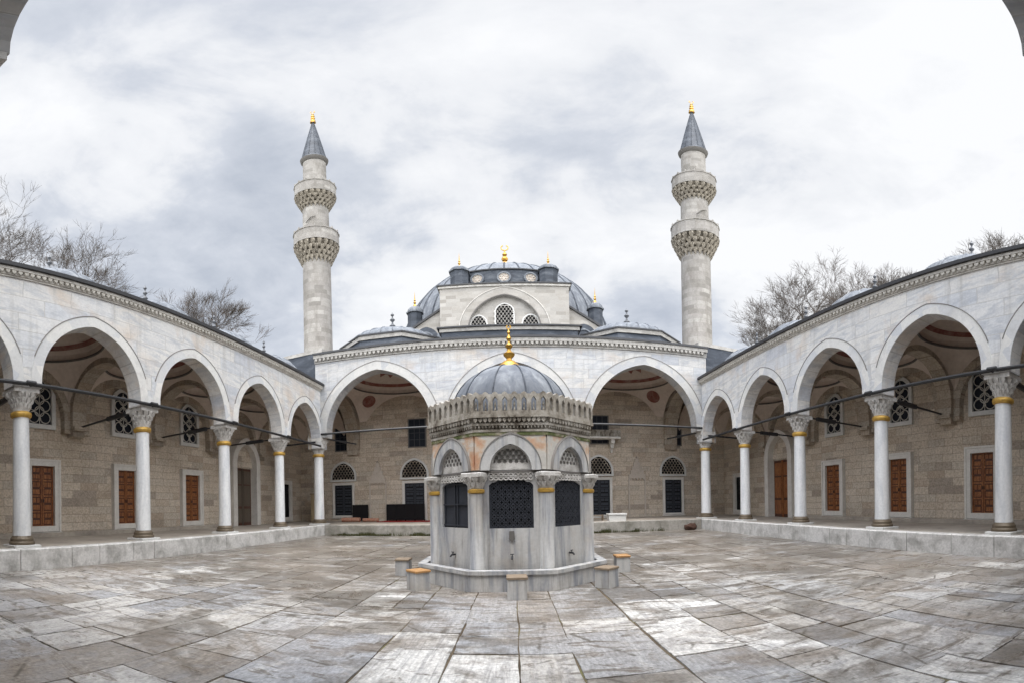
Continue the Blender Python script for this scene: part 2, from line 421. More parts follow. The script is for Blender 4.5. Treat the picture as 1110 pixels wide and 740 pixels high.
# ================================================================== mesh builder
class MB:
    def __init__(s): s.v = []; s.f = []; s.mi = []; s.m = 0
    def add(s, vs, fs):
        o = len(s.v); s.v += [tuple(x) for x in vs]
        for f in fs: s.f.append([i + o for i in f]); s.mi.append(s.m)
    def box(s, x0, x1, y0, y1, z0, z1):
        s.add([(x0, y0, z0), (x1, y0, z0), (x1, y1, z0), (x0, y1, z0), (x0, y0, z1), (x1, y0, z1), (x1, y1, z1), (x0, y1, z1)],
              [(0, 3, 2, 1), (4, 5, 6, 7), (0, 1, 5, 4), (1, 2, 6, 5), (2, 3, 7, 6), (3, 0, 4, 7)])
    def bevbox(s, x0, x1, y0, y1, z0, z1, b=.03):
        """box with a chamfered top edge"""
        s.frustum([(x0, y0), (x1, y0), (x1, y1), (x0, y1)], z0, z1 - b, 1, cap=False)
        a = [(x0, y0, z1 - b), (x1, y0, z1 - b), (x1, y1, z1 - b), (x0, y1, z1 - b)]
        c = [(x0 + b, y0 + b, z1), (x1 - b, y0 + b, z1), (x1 - b, y1 - b, z1), (x0 + b, y1 - b, z1)]
        s.add(a + c, [(0, 1, 5, 4), (1, 2, 6, 5), (2, 3, 7, 6), (3, 0, 4, 7), (4, 5, 6, 7)])
    def frustum(s, poly, z0, z1, k=1, cap=True, c=(0, 0)):
        n = len(poly)
        a = [(x, y, z0) for x, y in poly]
        b = [(c[0] + (x - c[0]) * k, c[1] + (y - c[1]) * k, z1) for x, y in poly]
        fs = [(i, (i + 1) % n, n + (i + 1) % n, n + i) for i in range(n)]
        fs.append(tuple(range(n - 1, -1, -1)))
        if cap: fs.append(tuple(range(n, 2 * n)))
        s.add(a + b, fs)
    def lathe(s, prof, n=24, c=(0, 0), ph=0.0, caps=True):
        o = []
        for r, z in prof:
            for i in range(n):
                a = ph + 2 * PI * i / n
                o.append((c[0] + r * math.cos(a), c[1] + r * math.sin(a), z))
        fs = []
        for k in range(len(prof) - 1):
            for i in range(n):
                j = (i + 1) % n
                fs.append((k * n + i, k * n + j, (k + 1) * n + j, (k + 1) * n + i))
        if caps:
            if prof[0][0] > 1e-4: fs.append(tuple(range(n - 1, -1, -1)))
            if prof[-1][0] > 1e-4: fs.append(tuple((len(prof) - 1) * n + i for i in range(n)))
        s.add(o, fs)
    def tube(s, pts, rad, n=6, caps=True):
        pts = [Vector(p) for p in pts]
        if not isinstance(rad, (list, tuple)): rad = [rad] * len(pts)
        vs = []; prev = None
        for i, p in enumerate(pts):
            d = (pts[min(i + 1, len(pts) - 1)] - pts[max(i - 1, 0)]).normalized()
            u = d.cross(Vector((0, 0, 1)) if abs(d.z) < .95 else Vector((1, 0, 0))).normalized()
            if prev is not None and u.dot(prev) < 0: u = -u
            prev = u; w = d.cross(u)
            for k in range(n):
                a = 2 * PI * k / n
                vs.append(p + (u * math.cos(a) + w * math.sin(a)) * rad[i])
        fs = [(i * n + k, i * n + (k + 1) % n, (i + 1) * n + (k + 1) % n, (i + 1) * n + k) for i in range(len(pts) - 1) for k in range(n)]
        if caps: fs += [tuple(range(n - 1, -1, -1)), tuple((len(pts) - 1) * n + k for k in range(n))]
        s.add(vs, fs)
    def ring(s, c, r, w, ax, n=14, closed=True, a0=0, a1=2 * PI):
        """square-section ring lying in the plane with in-plane axes ax=(U,V), width w"""
        U, V = Vector(ax[0]), Vector(ax[1]); N = U.cross(V); c = Vector(c)
        vs = []
        m = n if closed else n + 1
        for i in range(m):
            a = a0 + (a1 - a0) * i / n
            d = U * math.cos(a) + V * math.sin(a)
            for rr, hh in ((r - w, -w), (r + w, -w), (r + w, w), (r - w, w)): vs.append(c + d * rr + N * hh)
        fs = []
        for i in range(n):
            j = (i + 1) % m
            for k in range(4): fs.append((i * 4 + k, i * 4 + (k + 1) % 4, j * 4 + (k + 1) % 4, j * 4 + k))
        s.add(vs, fs)
    def poly_ext(s, pts, ax, v0, v1):
        """extrude a (u,z) polygon from v0 to v1. ax 'x': u->x, v->y ; 'y': u->y, v->x"""
        P = (lambda u, v, z: (u, v, z)) if ax == 'x' else (lambda u, v, z: (v, u, z))
        n = len(pts)
        vs = [P(u, v0, z) for u, z in pts] + [P(u, v1, z) for u, z in pts]
        fs = [tuple(range(n)), tuple(range(2 * n - 1, n - 1, -1))] + [(i, (i + 1) % n, n + (i + 1) % n, n + i) for i in range(n)]
        s.add(vs, fs)
    def xform(s, M4, start=0):
        for i in range(start, len(s.v)): s.v[i] = tuple(M4 @ Vector(s.v[i]))
    def build(s, name, mats, parent=None, smooth=False, loc=None, fixn=True):
        me = bpy.data.meshes.new(name); me.from_pydata(s.v, [], s.f)
        if not isinstance(mats, (list, tuple)): mats = [mats]
        for m in mats: me.materials.append(M[m] if isinstance(m, str) else m)
        if len(mats) > 1: me.polygons.foreach_set('material_index', s.mi)
        if fixn:
            bm = bmesh.new(); bm.from_mesh(me); bmesh.ops.recalc_face_normals(bm, faces=bm.faces); bm.to_mesh(me); bm.free()
        if smooth:
            me.polygons.foreach_set('use_smooth', [True] * len(me.polygons))
            if smooth == 'auto':
                try: me.set_sharp_from_angle(angle=math.radians(35))
                except Exception: pass
        o = bpy.data.objects.new(name, me); COL.objects.link(o)
        if parent is not None: o.parent = parent
        if loc is not None: o.location = loc
        return o

def tag(o, label=None, cat=None, group=None, kind=None):
    if label: o['label'] = label
    if cat: o['category'] = cat
    if group: o['group'] = group
    if kind: o['kind'] = kind
    return o
def empty(name, loc=(0, 0, 0), rz=0):
    o = bpy.data.objects.new(name, None); o.empty_display_size = .3
    COL.objects.link(o); o.location = loc; o.rotation_euler.z = rz; return o
def copy_tree(o, parent=None):
    c = o.copy(); COL.objects.link(c)
    if parent is not None: c.parent = parent
    for ch in list(CH.get(o.name, [])) or [x for x in o.children]: copy_tree(ch, c)
    return c
CH = {}

def arch_pts(c, half, spring, apex, n=14, e_rel=.17):
    h = apex - spring
    ha = half * math.sqrt(1 + 2 * e_rel)
    if ha > h: ha = h; stilt = 0
    else: stilt = h - ha
    e = (ha * ha - half * half) / (2 * half)
    z0 = spring + stilt; R = half + e
    if R < .05 or ha < half * .7:      # segmental / flat: ellipse
        pts = [(c - half * math.cos(PI * i / (2 * n)), z0 + ha * math.sin(PI * i / (2 * n))) for i in range(n + 1)]
    else:
        amax = math.atan2(ha, -e) if e > 0 else math.atan2(ha, abs(e))
        aa = math.acos(max(-1, min(1, e / R)))
        pts = [(c + e - R * math.cos(aa * i / n), z0 + R * math.sin(aa * i / n)) for i in range(n + 1)]
    L = ([(c - half, spring)] if stilt > .001 else []) + pts
    return L + [(2 * c - u, z) for u, z in reversed(L[:-1])]

def arch_wall(mb, u0, u1, arches, zb, zt, v0, v1, ax):
    P = (lambda u, v, z: (u, v, z)) if ax == 'x' else (lambda u, v, z: (v, u, z))
    cur = u0
    def pier(a, b):
        if b - a > 1e-3:
            q = [P(a, v0, zb), P(b, v0, zb), P(b, v0, zt), P(a, v0, zt), P(a, v1, zb), P(b, v1, zb), P(b, v1, zt), P(a, v1, zt)]
            mb.add(q, [(0, 1, 2, 3), (4, 7, 6, 5), (0, 4, 5, 1), (3, 2, 6, 7), (0, 3, 7, 4), (1, 5, 6, 2)])
    for (c, h, sp, ap) in arches:
        pier(cur, c - h)
        pts = arch_pts(c, h, sp, ap)
        for (a, za), (b, zb2) in zip(pts, pts[1:]):
            q = [P(a, v0, za), P(b, v0, zb2), P(b, v0, zt), P(a, v0, zt), P(a, v1, za), P(b, v1, zb2), P(b, v1, zt), P(a, v1, zt)]
            if abs(b - a) < 1e-5: continue
            mb.add(q, [(0, 1, 2, 3), (4, 7, 6, 5), (0, 4, 5, 1), (3, 2, 6, 7)])
        cur = c + h
    pier(cur, u1)

def band(mb, c, half, spring, apex, w, v0, v1, ax, inner=0.0, e=.17):
    P = (lambda u, v, z: (u, v, z)) if ax == 'x' else (lambda u, v, z: (v, u, z))
    A = arch_pts(c, half + inner, spring, apex + inner * 1.05, 18, e); B = arch_pts(c, half + inner + w, spring, apex + (inner + w) * (1.05 if e < .3 else 1.15), 18, e)
    n = min(len(A), len(B))
    for i in range(n - 1):
        q = [P(*(A[i][0], v0, A[i][1])), P(A[i + 1][0], v0, A[i + 1][1]), P(B[i + 1][0], v0, B[i + 1][1]), P(B[i][0], v0, B[i][1])]
        q += [P(A[i][0], v1, A[i][1]), P(A[i + 1][0], v1, A[i + 1][1]), P(B[i + 1][0], v1, B[i + 1][1]), P(B[i][0], v1, B[i][1])]
        mb.add(q, [(0, 1, 2, 3), (3, 2, 6, 7), (0, 4, 5, 1), (7, 6, 5, 4)])

def gband(mb, c, half, spring, apex, w, v0, v1, ax, inner, zmin):
    t_ = MB(); t_.m = mb.m; band(t_, c, half, spring, apex, w, v0, v1, ax, inner)
    keep = [(f, m) for f, m in zip(t_.f, t_.mi) if min(t_.v[i][2] for i in f) > spring + zmin]
    o = len(mb.v); mb.v += t_.v
    for f, m in keep: mb.f.append([i + o for i in f]); mb.mi.append(m)

def vault(mb, cx, cy, a, b, zs, n=10, cap=.62):
    """pendentive (sail) vault over a rectangle, with a shallow dome over the ring. mats: 0 plaster, 1 ring"""
    R = math.hypot(a, b); rho = min(a, b) * .97
    zr = zs + math.sqrt(R * R - rho * rho)
    N = 48
    def edge(phi):
        c, s_ = abs(math.cos(phi)), abs(math.sin(phi))
        return min(a / c if c > 1e-9 else 1e9, b / s_ if s_ > 1e-9 else 1e9)
    m0 = mb.m
    vs = []
    for k in range(n + 1):
        t = k / n
        for i in range(N):
            phi = 2 * PI * i / N; r = rho + (edge(phi) - rho) * t
            vs.append((cx + r * math.cos(phi), cy + r * math.sin(phi), zs + math.sqrt(max(R * R - r * r, 0))))
    fs = [(k * N + i, k * N + (i + 1) % N, (k + 1) * N + (i + 1) % N, (k + 1) * N + i) for k in range(n) for i in range(N)]
    mb.add(vs, fs)
    prof = [(rho, zr), (rho - .07, zr), (rho - .07, zr + .09), (rho, zr + .09)]
    mb.m = 2
    mb.lathe(prof, N, (cx, cy), caps=False)
    mb.m = 0
    H = rho * cap; rings = []
    for k in range(9):
        t = k / 8 * PI / 2
        rings.append((rho * math.cos(t), zr + .09 + H * math.sin(t)))
    for k in range(8):
        mb.m = 0
        mb.lathe([rings[k], rings[k + 1]], N, (cx, cy), caps=False)
    mb.m = 1
    for r0, r1 in ((.93, .86), (.52, .30), (.24, .05)):
        pr = []
        for r in (r0, (r0 + r1) / 2, r1):
            pr.append((rho * r, zr + .09 + H * math.sqrt(1 - r * r) - .035))
        mb.lathe(pr, N, (cx, cy), caps=False)
    if True:   # scalloped leaves round the central roundel
        for i in range(16):
            phi = 2 * PI * i / 16
            q = []
            for r, d in ((.52, -.07), (.66, 0), (.52, .07)):
                z = zr + .09 + H * math.sqrt(1 - r * r) - .04
                q.append((cx + rho * r * math.cos(phi + d * 2), cy + rho * r * math.sin(phi + d * 2), z))
            mb.add(q, [(0, 1, 2)])
    mb.m = m0
    return zr

def stalactites(mb, prof, n, c=(0, 0), ph=0, w=.92):
    """tiers of little downward-pointed cells; prof = [(radius, ztop, zbottom, r_in)]"""
    for k, (r, zt, zb_, ri) in enumerate(prof):
        for i in range(n):
            a0 = ph + 2 * PI * (i + (k % 2) * .5) / n; d = PI / n * w
            def P(rr, a, z): return (c[0] + rr * math.cos(a), c[1] + rr * math.sin(a), z)
            zm = zt - (zt - zb_) * .42
            vs = [P(r, a0 - d, zt), P(r * 1.02, a0, zt), P(r, a0 + d, zt), P(r, a0 + d * .96, zm), P(ri * 1.03, a0, zb_), P(r, a0 - d * .96, zm),
                  P(ri, a0 - d, zt), P(ri, a0 + d, zt), P(ri * .99, a0 + d * .4, zb_), P(ri * .99, a0 - d * .4, zb_)]
            mb.add(vs, [(0, 1, 4, 5), (1, 2, 3, 4), (0, 5, 9, 6), (2, 7, 8, 3), (5, 4, 9), (4, 3, 8), (4, 8, 9), (0, 6, 7, 2, 1)])

def finial(mb, c, z0, z1, w):
    """stacked bulbs and a crescent ring at the top"""
    h = z1 - z0
    pr = [(w * .55, z0)]
    for zc, r in ((.14, .5), (.36, .42), (.54, .36), (.68, .26)):
        pr += [(w * .09, z0 + h * (zc - r * .30)), (w * r * .8, z0 + h * (zc - r * .13)), (w * r, z0 + h * zc), (w * r * .8, z0 + h * (zc + r * .13)), (w * .09, z0 + h * (zc + r * .30))]
    pr += [(w * .06, z0 + h * .8), (w * .02, z0 + h * .84)]
    pr.sort(key=lambda q: q[1])
    mb.lathe(pr, 12, c)
    mb.ring((c[0], c[1], z0 + h * .91), h * .085, w * .05, ((1, 0, 0), (0, 0, 1)), 14, False, -PI * 1.35, PI * .35)

# ================================================================== setting
G = -0.12      # courtyard paving level
PF = 0.50      # raised walkway level
XF, XC, XB = 11.55, 12.0, 16.6      # side arcades: wall face, column axis, back wall
YF, YC, YB = 25.25, 25.7, 32.2      # mosque portico: wall face, column axis, back wall
SP, Y0 = 4.915, 6.037
mb = MB(); mb.add([(-900, -900, -.75), (900, -900, -.75), (900, 900, -.75), (-900, 900, -.75)], [(0, 1, 2, 3)])
tag(mb.build('ground', 'ground'), kind='structure')
mb = MB(); mb.box(-11.45, 11.45, .9, 25.2, -.6, G - .012)
tag(mb.build('courtyard_ground', 'joint'), kind='structure')

def paving():
    mb = MB(); cols = []
    rnd = random.Random(11)
    x = -11.42
    xs = [x]
    while x < 11.4:
        w = rnd.choice((.6, .75, .9, 1.0, .82, 1.15)); x = min(x + w, 11.42)
        if 11.42 - x < .4: x = 11.42
        xs.append(x)
    for i in range(len(xs) - 1):
        a, b = xs[i], xs[i + 1]
        y = .95 + rnd.random() * -1.2
        while y < 25.1:
            L = rnd.choice((.7, 1.0, 1.3, 1.6, 2.1, 1.4)); y2 = min(y + L, 25.12)
            if 25.12 - y2 < .5: y2 = 25.12
            ya = max(y, .95)
            if y2 > ya + .15:
                parts = [(a, b)]
                if b - a > 1.1 and rnd.random() < .3: mm = a + (b - a) * rnd.uniform(.4, .6); parts = [(a, mm), (mm, b)]
                for (pa, pb) in parts:
                    g = .011
                    j = lambda: rnd.uniform(-.012, .012)
                    dz = rnd.uniform(-.004, .004); z = G
                    q = [(pa + g + j(), ya + g + j()), (pb - g + j(), ya + g + j()), (pb - g + j(), y2 - g + j()), (pa + g + j(), y2 - g + j())]
                    # worn, slightly broken outline
                    out = []
                    for k in range(4):
                        p0, p1 = q[k], q[(k + 1) % 4]
                        out.append((p0[0] * .985 + p1[0] * .015, p0[1] * .985 + p1[1] * .015))
                        for tt in (.25, .5, .75):
                            out.append((p0[0] + (p1[0] - p0[0]) * tt + rnd.uniform(-.013, .011), p0[1] + (p1[1] - p0[1]) * tt + rnd.uniform(-.013, .011)))
                        out.append((p0[0] * .015 + p1[0] * .985, p0[1] * .015 + p1[1] * .985))
                    mx = sum(p[0] for p in out) / len(out); my = sum(p[1] for p in out) / len(out)
                    t1, t2 = rnd.uniform(-.003, .003), rnd.uniform(-.003, .003)
                    n = len(out)
                    zt = lambda px, py: z + dz + (px - mx) * t1 + (py - my) * t2
                    top = [(mx + (px - mx) * .995, my + (py - my) * .997, zt(px, py)) for px, py in out]
                    mid = [(px, py, zt(px, py) - .006) for px, py in out]
                    bot = [(px, py, z - .05) for px, py in out]
                    nf0 = len(mb.f)
                    mb.add(top + mid + bot, [tuple(range(n))] + [(n + k, n + (k + 1) % n, (k + 1) % n, k) for k in range(n)] + [(2 * n + k, 2 * n + (k + 1) % n, n + (k + 1) % n, n + k) for k in range(n)])
                    cl = (rnd.random() if not (abs((pa + pb) / 2) < 3 and y < 8) else rnd.choice((.4, .45, .6, 1, .95, .8, .2)), rnd.random(), rnd.random(), 1)
                    cols += [cl] * (3 * n)
            y = y2 if y2 > y + .01 else 99
            if y2 >= 25.12: break
    o = mb.build('pavement', 'paving', fixn=True)
    ca = o.data.color_attributes.new('tone', 'FLOAT_COLOR', 'POINT')
    ca.data.foreach_set('color', [c for q in cols for c in q])
    tag(o, kind='structure')
paving()

# raised walkway (U shape round the court) with kerb stones
mb = MB()
mb.box(-17.5, -11.75, -5.4, YB, -.7, PF); mb.box(11.75, 17.5, -5.4, YB, -.7, PF)
mb.box(-11.75, 11.75, 25.45, YB, -.7, PF); mb.box(-11.75, 11.75, -5.4, .7, -.7, PF)
tag(mb.build('path', 'floor'), kind='structure')
rk = random.Random(3)
def kerbs():
    mb = MB()
    for sg in (-1, 1):
        y = .95
        while y < 25.15:
            L = rk.uniform(.9, 1.9); y2 = min(y + L, 25.2)
            x0, x1 = sg * (11.28 + rk.uniform(-.012, .012)), sg * 11.75
            mb.bevbox(min(x0, x1), max(x0, x1), y + .011, y2 - .011, -.5, PF + rk.uniform(.0, .012), .03)
            y = y2
    mb.m = 1
    for yy, d in ((24.98, 1), (.95, -1)):
        x = -11.26
        while x < 11.2:
            L = rk.uniform(.9, 1.9); x2 = min(x + L, 11.26)
            if d > 0: mb.bevbox(x + .006, x2 - .006, yy + rk.uniform(-.01, .01), 25.45, -.5, PF + rk.uniform(.002, .012), .03)
            else: mb.bevbox(x + .006, x2 - .006, .7, yy, -.5, PF + rk.uniform(.002, .012), .03)
            x = x2
    tag(mb.build('kerb', ['kerb', 'kerb_stained']), kind='structure')
kerbs()

# ================================================================== columns
def column(parent, x, y, r=.265, zring=4.54, ztop=5.35, face=1):
    """part 'column' (shaft) with capital, collar, base ring and plinth as sub-parts"""
    p = MB(); p.lathe([(r * 1.06, PF + .34), (r * 1.03, PF + .6), (r, PF + 2), (r * .93, zring - .04)], 28)
    sh = p.build('column', 'shaft', parent, 'auto', loc=(x, y, 0))
    c = MB()
    zc0 = zring + .1
    h = ztop - zc0
    w = .43 * (r / .265)
    c.lathe([(r * .97, zc0), (r * 1.05, zc0 + h * .3), (w * .86, zc0 + h * .66), (w * .92, zc0 + h * .8)], 16)
    stalactites(c, [(r * 1.22, zc0 + h * .34, zc0 + h * .02, r * .9), (r * 1.5, zc0 + h * .58, zc0 + h * .24, r * 1.02), (w * 1.09, zc0 + h * .80, zc0 + h * .46, w * .74)], 14, w=.7)
    hw = w - .01
    c.bevbox(-hw, hw, -hw, hw, zc0 + h * .78, ztop + .002, .02)
    c.build('capital', 'carved', sh)
    g = MB(); g.lathe([(r * .95, zring - .1), (r * 1.2, zring - .07), (r * 1.27, zring), (r * 1.22, zring + .06), (r * .98, zring + .1)], 28)
    g.build('collar', 'gold_paint', sh, True)
    b = MB(); b.lathe([(r * 1.5, PF + .09), (r * 1.52, PF + .16), (r * 1.35, PF + .2), (r * 1.36, PF + .27), (r * 1.12, PF + .35), (r * 1.02, PF + .36)], 28)
    b.build('base_ring', 'bronze', sh, 'auto')
    q = MB(); hw = r * 1.62; q.bevbox(-hw, hw, -hw, hw, PF - .02, PF + .09, .02); q.build('plinth', 'trim', sh)
    return sh
PROTO = {}
def put_column(parent, key, x, y, **k):
    if key not in PROTO:
        PROTO[key] = column(parent, x, y, **k); return PROTO[key]
    src = PROTO[key]; o = src.copy(); COL.objects.link(o); o.parent = parent; o.location = (x, y, 0)
    for ch in [c for c in bpy.data.objects if c.parent == src]:
        d = ch.copy(); COL.objects.link(d); d.parent = o
    return o

def shutter_window(parent, ax, u, v, sg, w, z0, z1, mat='wood', name='window_shutter', fr=.24, leafs=2, proud=.2):
    """marble surround with a two-leaf panelled shutter. sg: direction (in v) that faces the court"""
    f = MB(); hw = w / 2
    A, B = sorted((v, v + sg * proud))
    P = lambda m, u0, u1, za, zb, a, b: m.box(u0, u1, a, b, za, zb) if ax == 'x' else m.box(a, b, u0, u1, za, zb)
    P(f, u - hw - fr, u - hw, z0 - fr, z1 + fr, A, B); P(f, u + hw, u + hw + fr, z0 - fr, z1 + fr, A, B)
    P(f, u - hw, u + hw, z1, z1 + fr, A, B); P(f, u - hw, u + hw, z0 - fr, z0, A, B)
    A2, B2 = sorted((v, v + sg * (proud + .035)))
    for (ua, ub, za, zb) in ((u - hw - fr - .05, u - hw - fr + .045, z0 - fr - .02, z1 + fr + .05), (u + hw + fr - .045, u + hw + fr + .05, z0 - fr - .02, z1 + fr + .05)):
        P(f, ua, ub, za, zb, A2, B2)
    P(f, u - hw - fr + .046, u + hw + fr - .046, z1 + fr - .04, z1 + fr + .05, A2, B2)
    P(f, u - hw - fr - .08, u + hw + fr + .08, z0 - fr - .1, z0 - fr - .022, v, v + sg * (proud + .07)) if sg > 0 else P(f, u - hw - fr - .08, u + hw + fr + .08, z0 - fr - .1, z0 - fr - .022, v + sg * (proud + .07), v)
    fo = f.build('window_frame', 'frame', parent)
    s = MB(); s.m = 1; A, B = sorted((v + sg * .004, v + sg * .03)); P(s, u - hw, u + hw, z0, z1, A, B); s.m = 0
    lw = w / leafs
    for i in range(leafs):
        ua = u - hw + i * lw
        C, D = sorted((v + sg * .028, v + sg * .07))
        P(s, ua + .015, ua + .07, z0, z1, C, D); P(s, ua + lw - .07, ua + lw - .015, z0, z1, C, D)
        zz = [z0, z0 + (z1 - z0) * .24, z0 + (z1 - z0) * .5, z0 + (z1 - z0) * .76, z1]
        for z in zz: P(s, ua + .07, ua + lw - .07, max(z - .035, z0), min(z + .035, z1), C, D)
        E, Fv = sorted((v + sg * .028, v + sg * .055))
        for za, zb in zip(zz, zz[1:]):
            P(s, ua + .11, ua + lw - .11, za + .08, (za + zb) / 2 - .05, E, Fv)
            P(s, ua + .11, (2 * ua + lw) / 2 - .02, (za + zb) / 2 + .05, zb - .08, E, Fv); P(s, (2 * ua + lw) / 2 + .02, ua + lw - .11, (za + zb) / 2 + .05, zb - .08, E, Fv)
            mz = (za + zb) / 2
            P(s, ua + .07, ua + .11, mz - .03, mz + .03, E, Fv); P(s, ua + lw - .11, ua + lw - .07, mz - .03, mz + .03, E, Fv)
    if mat == 'wood':
        Hh = MB(); C, D = sorted((v + sg * .07, v + sg * .10)); zc_ = z0 + (z1 - z0) * .42
        for q in (-.05, .03): P(Hh, u + q, u + q + .02, zc_ - .07, zc_ + .07, C, D)
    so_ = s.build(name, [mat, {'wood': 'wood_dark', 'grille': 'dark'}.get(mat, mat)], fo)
    if mat == 'wood': Hh.build('handle', 'iron', fo)
    return fo

def arched_grille(parent, ax, u, v, sg, w, z0, z1):
    """round-headed upper window: marble surround, dark glass and wrought-iron tracery"""
    hw = w / 2; fr = .2; sp_ = z1 - hw * 1.05
    f = MB(); A, B = sorted((v, v + sg * .13))
    P = lambda m, u0, u1, za, zb, a, b: m.box(u0, u1, a, b, za, zb) if ax == 'x' else m.box(a, b, u0, u1, za, zb)
    band(f, u, hw, z0, z1, fr, v + sg * .13, v, ax)
    P(f, u - hw - fr, u + hw + fr, z0 - fr, z0, A, B)
    fo = f.build('window_frame', 'trim', parent)
    g = MB(); pts = arch_pts(u, hw, z0, z1); g.poly_ext(pts, ax, v + sg * .005, v + sg * .03)
    g.build('pane', 'glass', fo)
    t = MB(); U = (1, 0, 0) if ax == 'x' else (0, 1, 0); V = (0, 0, 1)
    vv = v + sg * .06
    C = lambda uu, z: (uu, vv, z) if ax == 'x' else (vv, uu, z)
    r = hw * .47
    zc = z0 + r * 1.1
    while zc < z1 - r * 1.0:
        for s_ in (-1, 1):
            if zc < z1 - hw * .95: t.ring(C(u + s_ * hw * .48, zc), r * .92, .018, (U, V), 12)
        t.ring(C(u, zc + r), r * .85, .018, (U, V), 12)
        zc += r * 2
    t.tube([C(u, z0), C(u, z1 - .05)], .02, 4)
    t.build('tracery', 'dentil', fo)

def rib(mb, u0, u1, c, half, spring, apex, zt, v0, v1, ax, zb):
    arch_wall(mb, u0, u1, [(c, half, spring, apex)], zb, zt, v0, v1, ax)

def dome(mb, c, z0, r, h, n=32, seams=16):
    pr = [(r * math.cos(t), z0 + h * math.sin(t)) for t in [i / 12 * PI / 2 for i in range(12)]] + [(.02, z0 + h)]
    mb.lathe([(r, z0 - .12)] + pr, n, c)
    for i in range(seams):
        a = 2 * PI * i / seams
        mb.tube([(c[0] + rr * 1.004 * math.cos(a), c[1] + rr * 1.004 * math.sin(a), z + .01) for rr, z in pr[:-1]], .028 * max(1, r / 3.5), 4, False)

def medallion(parent, cx, cy, zs, R, dirv, rad):
    d = Vector(dirv).normalized()
    p = Vector((cx, cy, zs)) + d * (R - .05)
    u = d.cross(Vector((0, 0, 1))).normalized(); w = d.cross(u)
    m = MB(); N = 24
    vs = [p] + [p + (u * math.cos(2 * PI * i / N) + w * math.sin(2 * PI * i / N)) * rad for i in range(N)]
    m.add(vs, [(0, 1 + i, 1 + (i + 1) % N) for i in range(N)])
    m.ring(tuple(p), rad, .02, (u, w), N)
    m.ring(tuple(p), rad * .6, .012, (u, w), N)
    for i in range(6):
        a = PI * i / 3
        m.ring(tuple(p + (u * math.cos(a) + w * math.sin(a)) * rad * .35), rad * .22, .01, (u, w), 10)
    return m.build('medallion', 'red_paint', parent)

# ================================================================== side arcades
def cornice_y(parent, sg, ya, yb, zt):
    x = sg * XF
    c = MB()
    def B(x0, x1, z0, z1): c.box(min(x0, x1), max(x0, x1), ya, yb, z0, z1)
    B(x + sg * .3, x - sg * .05, zt - .40, zt - .34); B(x + sg * .3, x - sg * .20, zt - .20, zt - .09)
    B(x + sg * .3, x - sg * .09, zt - .34, zt - .20)
    co = c.build('cornice', 'cornice', parent)
    d = MB(); y = ya + .1
    while y < yb - .1:
        d.poly_ext([(y, zt - .20), (y + .13, zt - .20), (y + .13, zt - .27), (y + .065, zt - .33), (y, zt - .27)], 'y', x - sg * .091, x - sg * .18)
        y += .2
    d.build('dentil_course', 'dentil', co)
    l = MB(); l.box(min(x + sg * .3, x - sg * .3), max(x + sg * .3, x - sg * .3), ya, yb, zt - .09, zt + .05)
    l.build('eave_edge', 'lip', co)

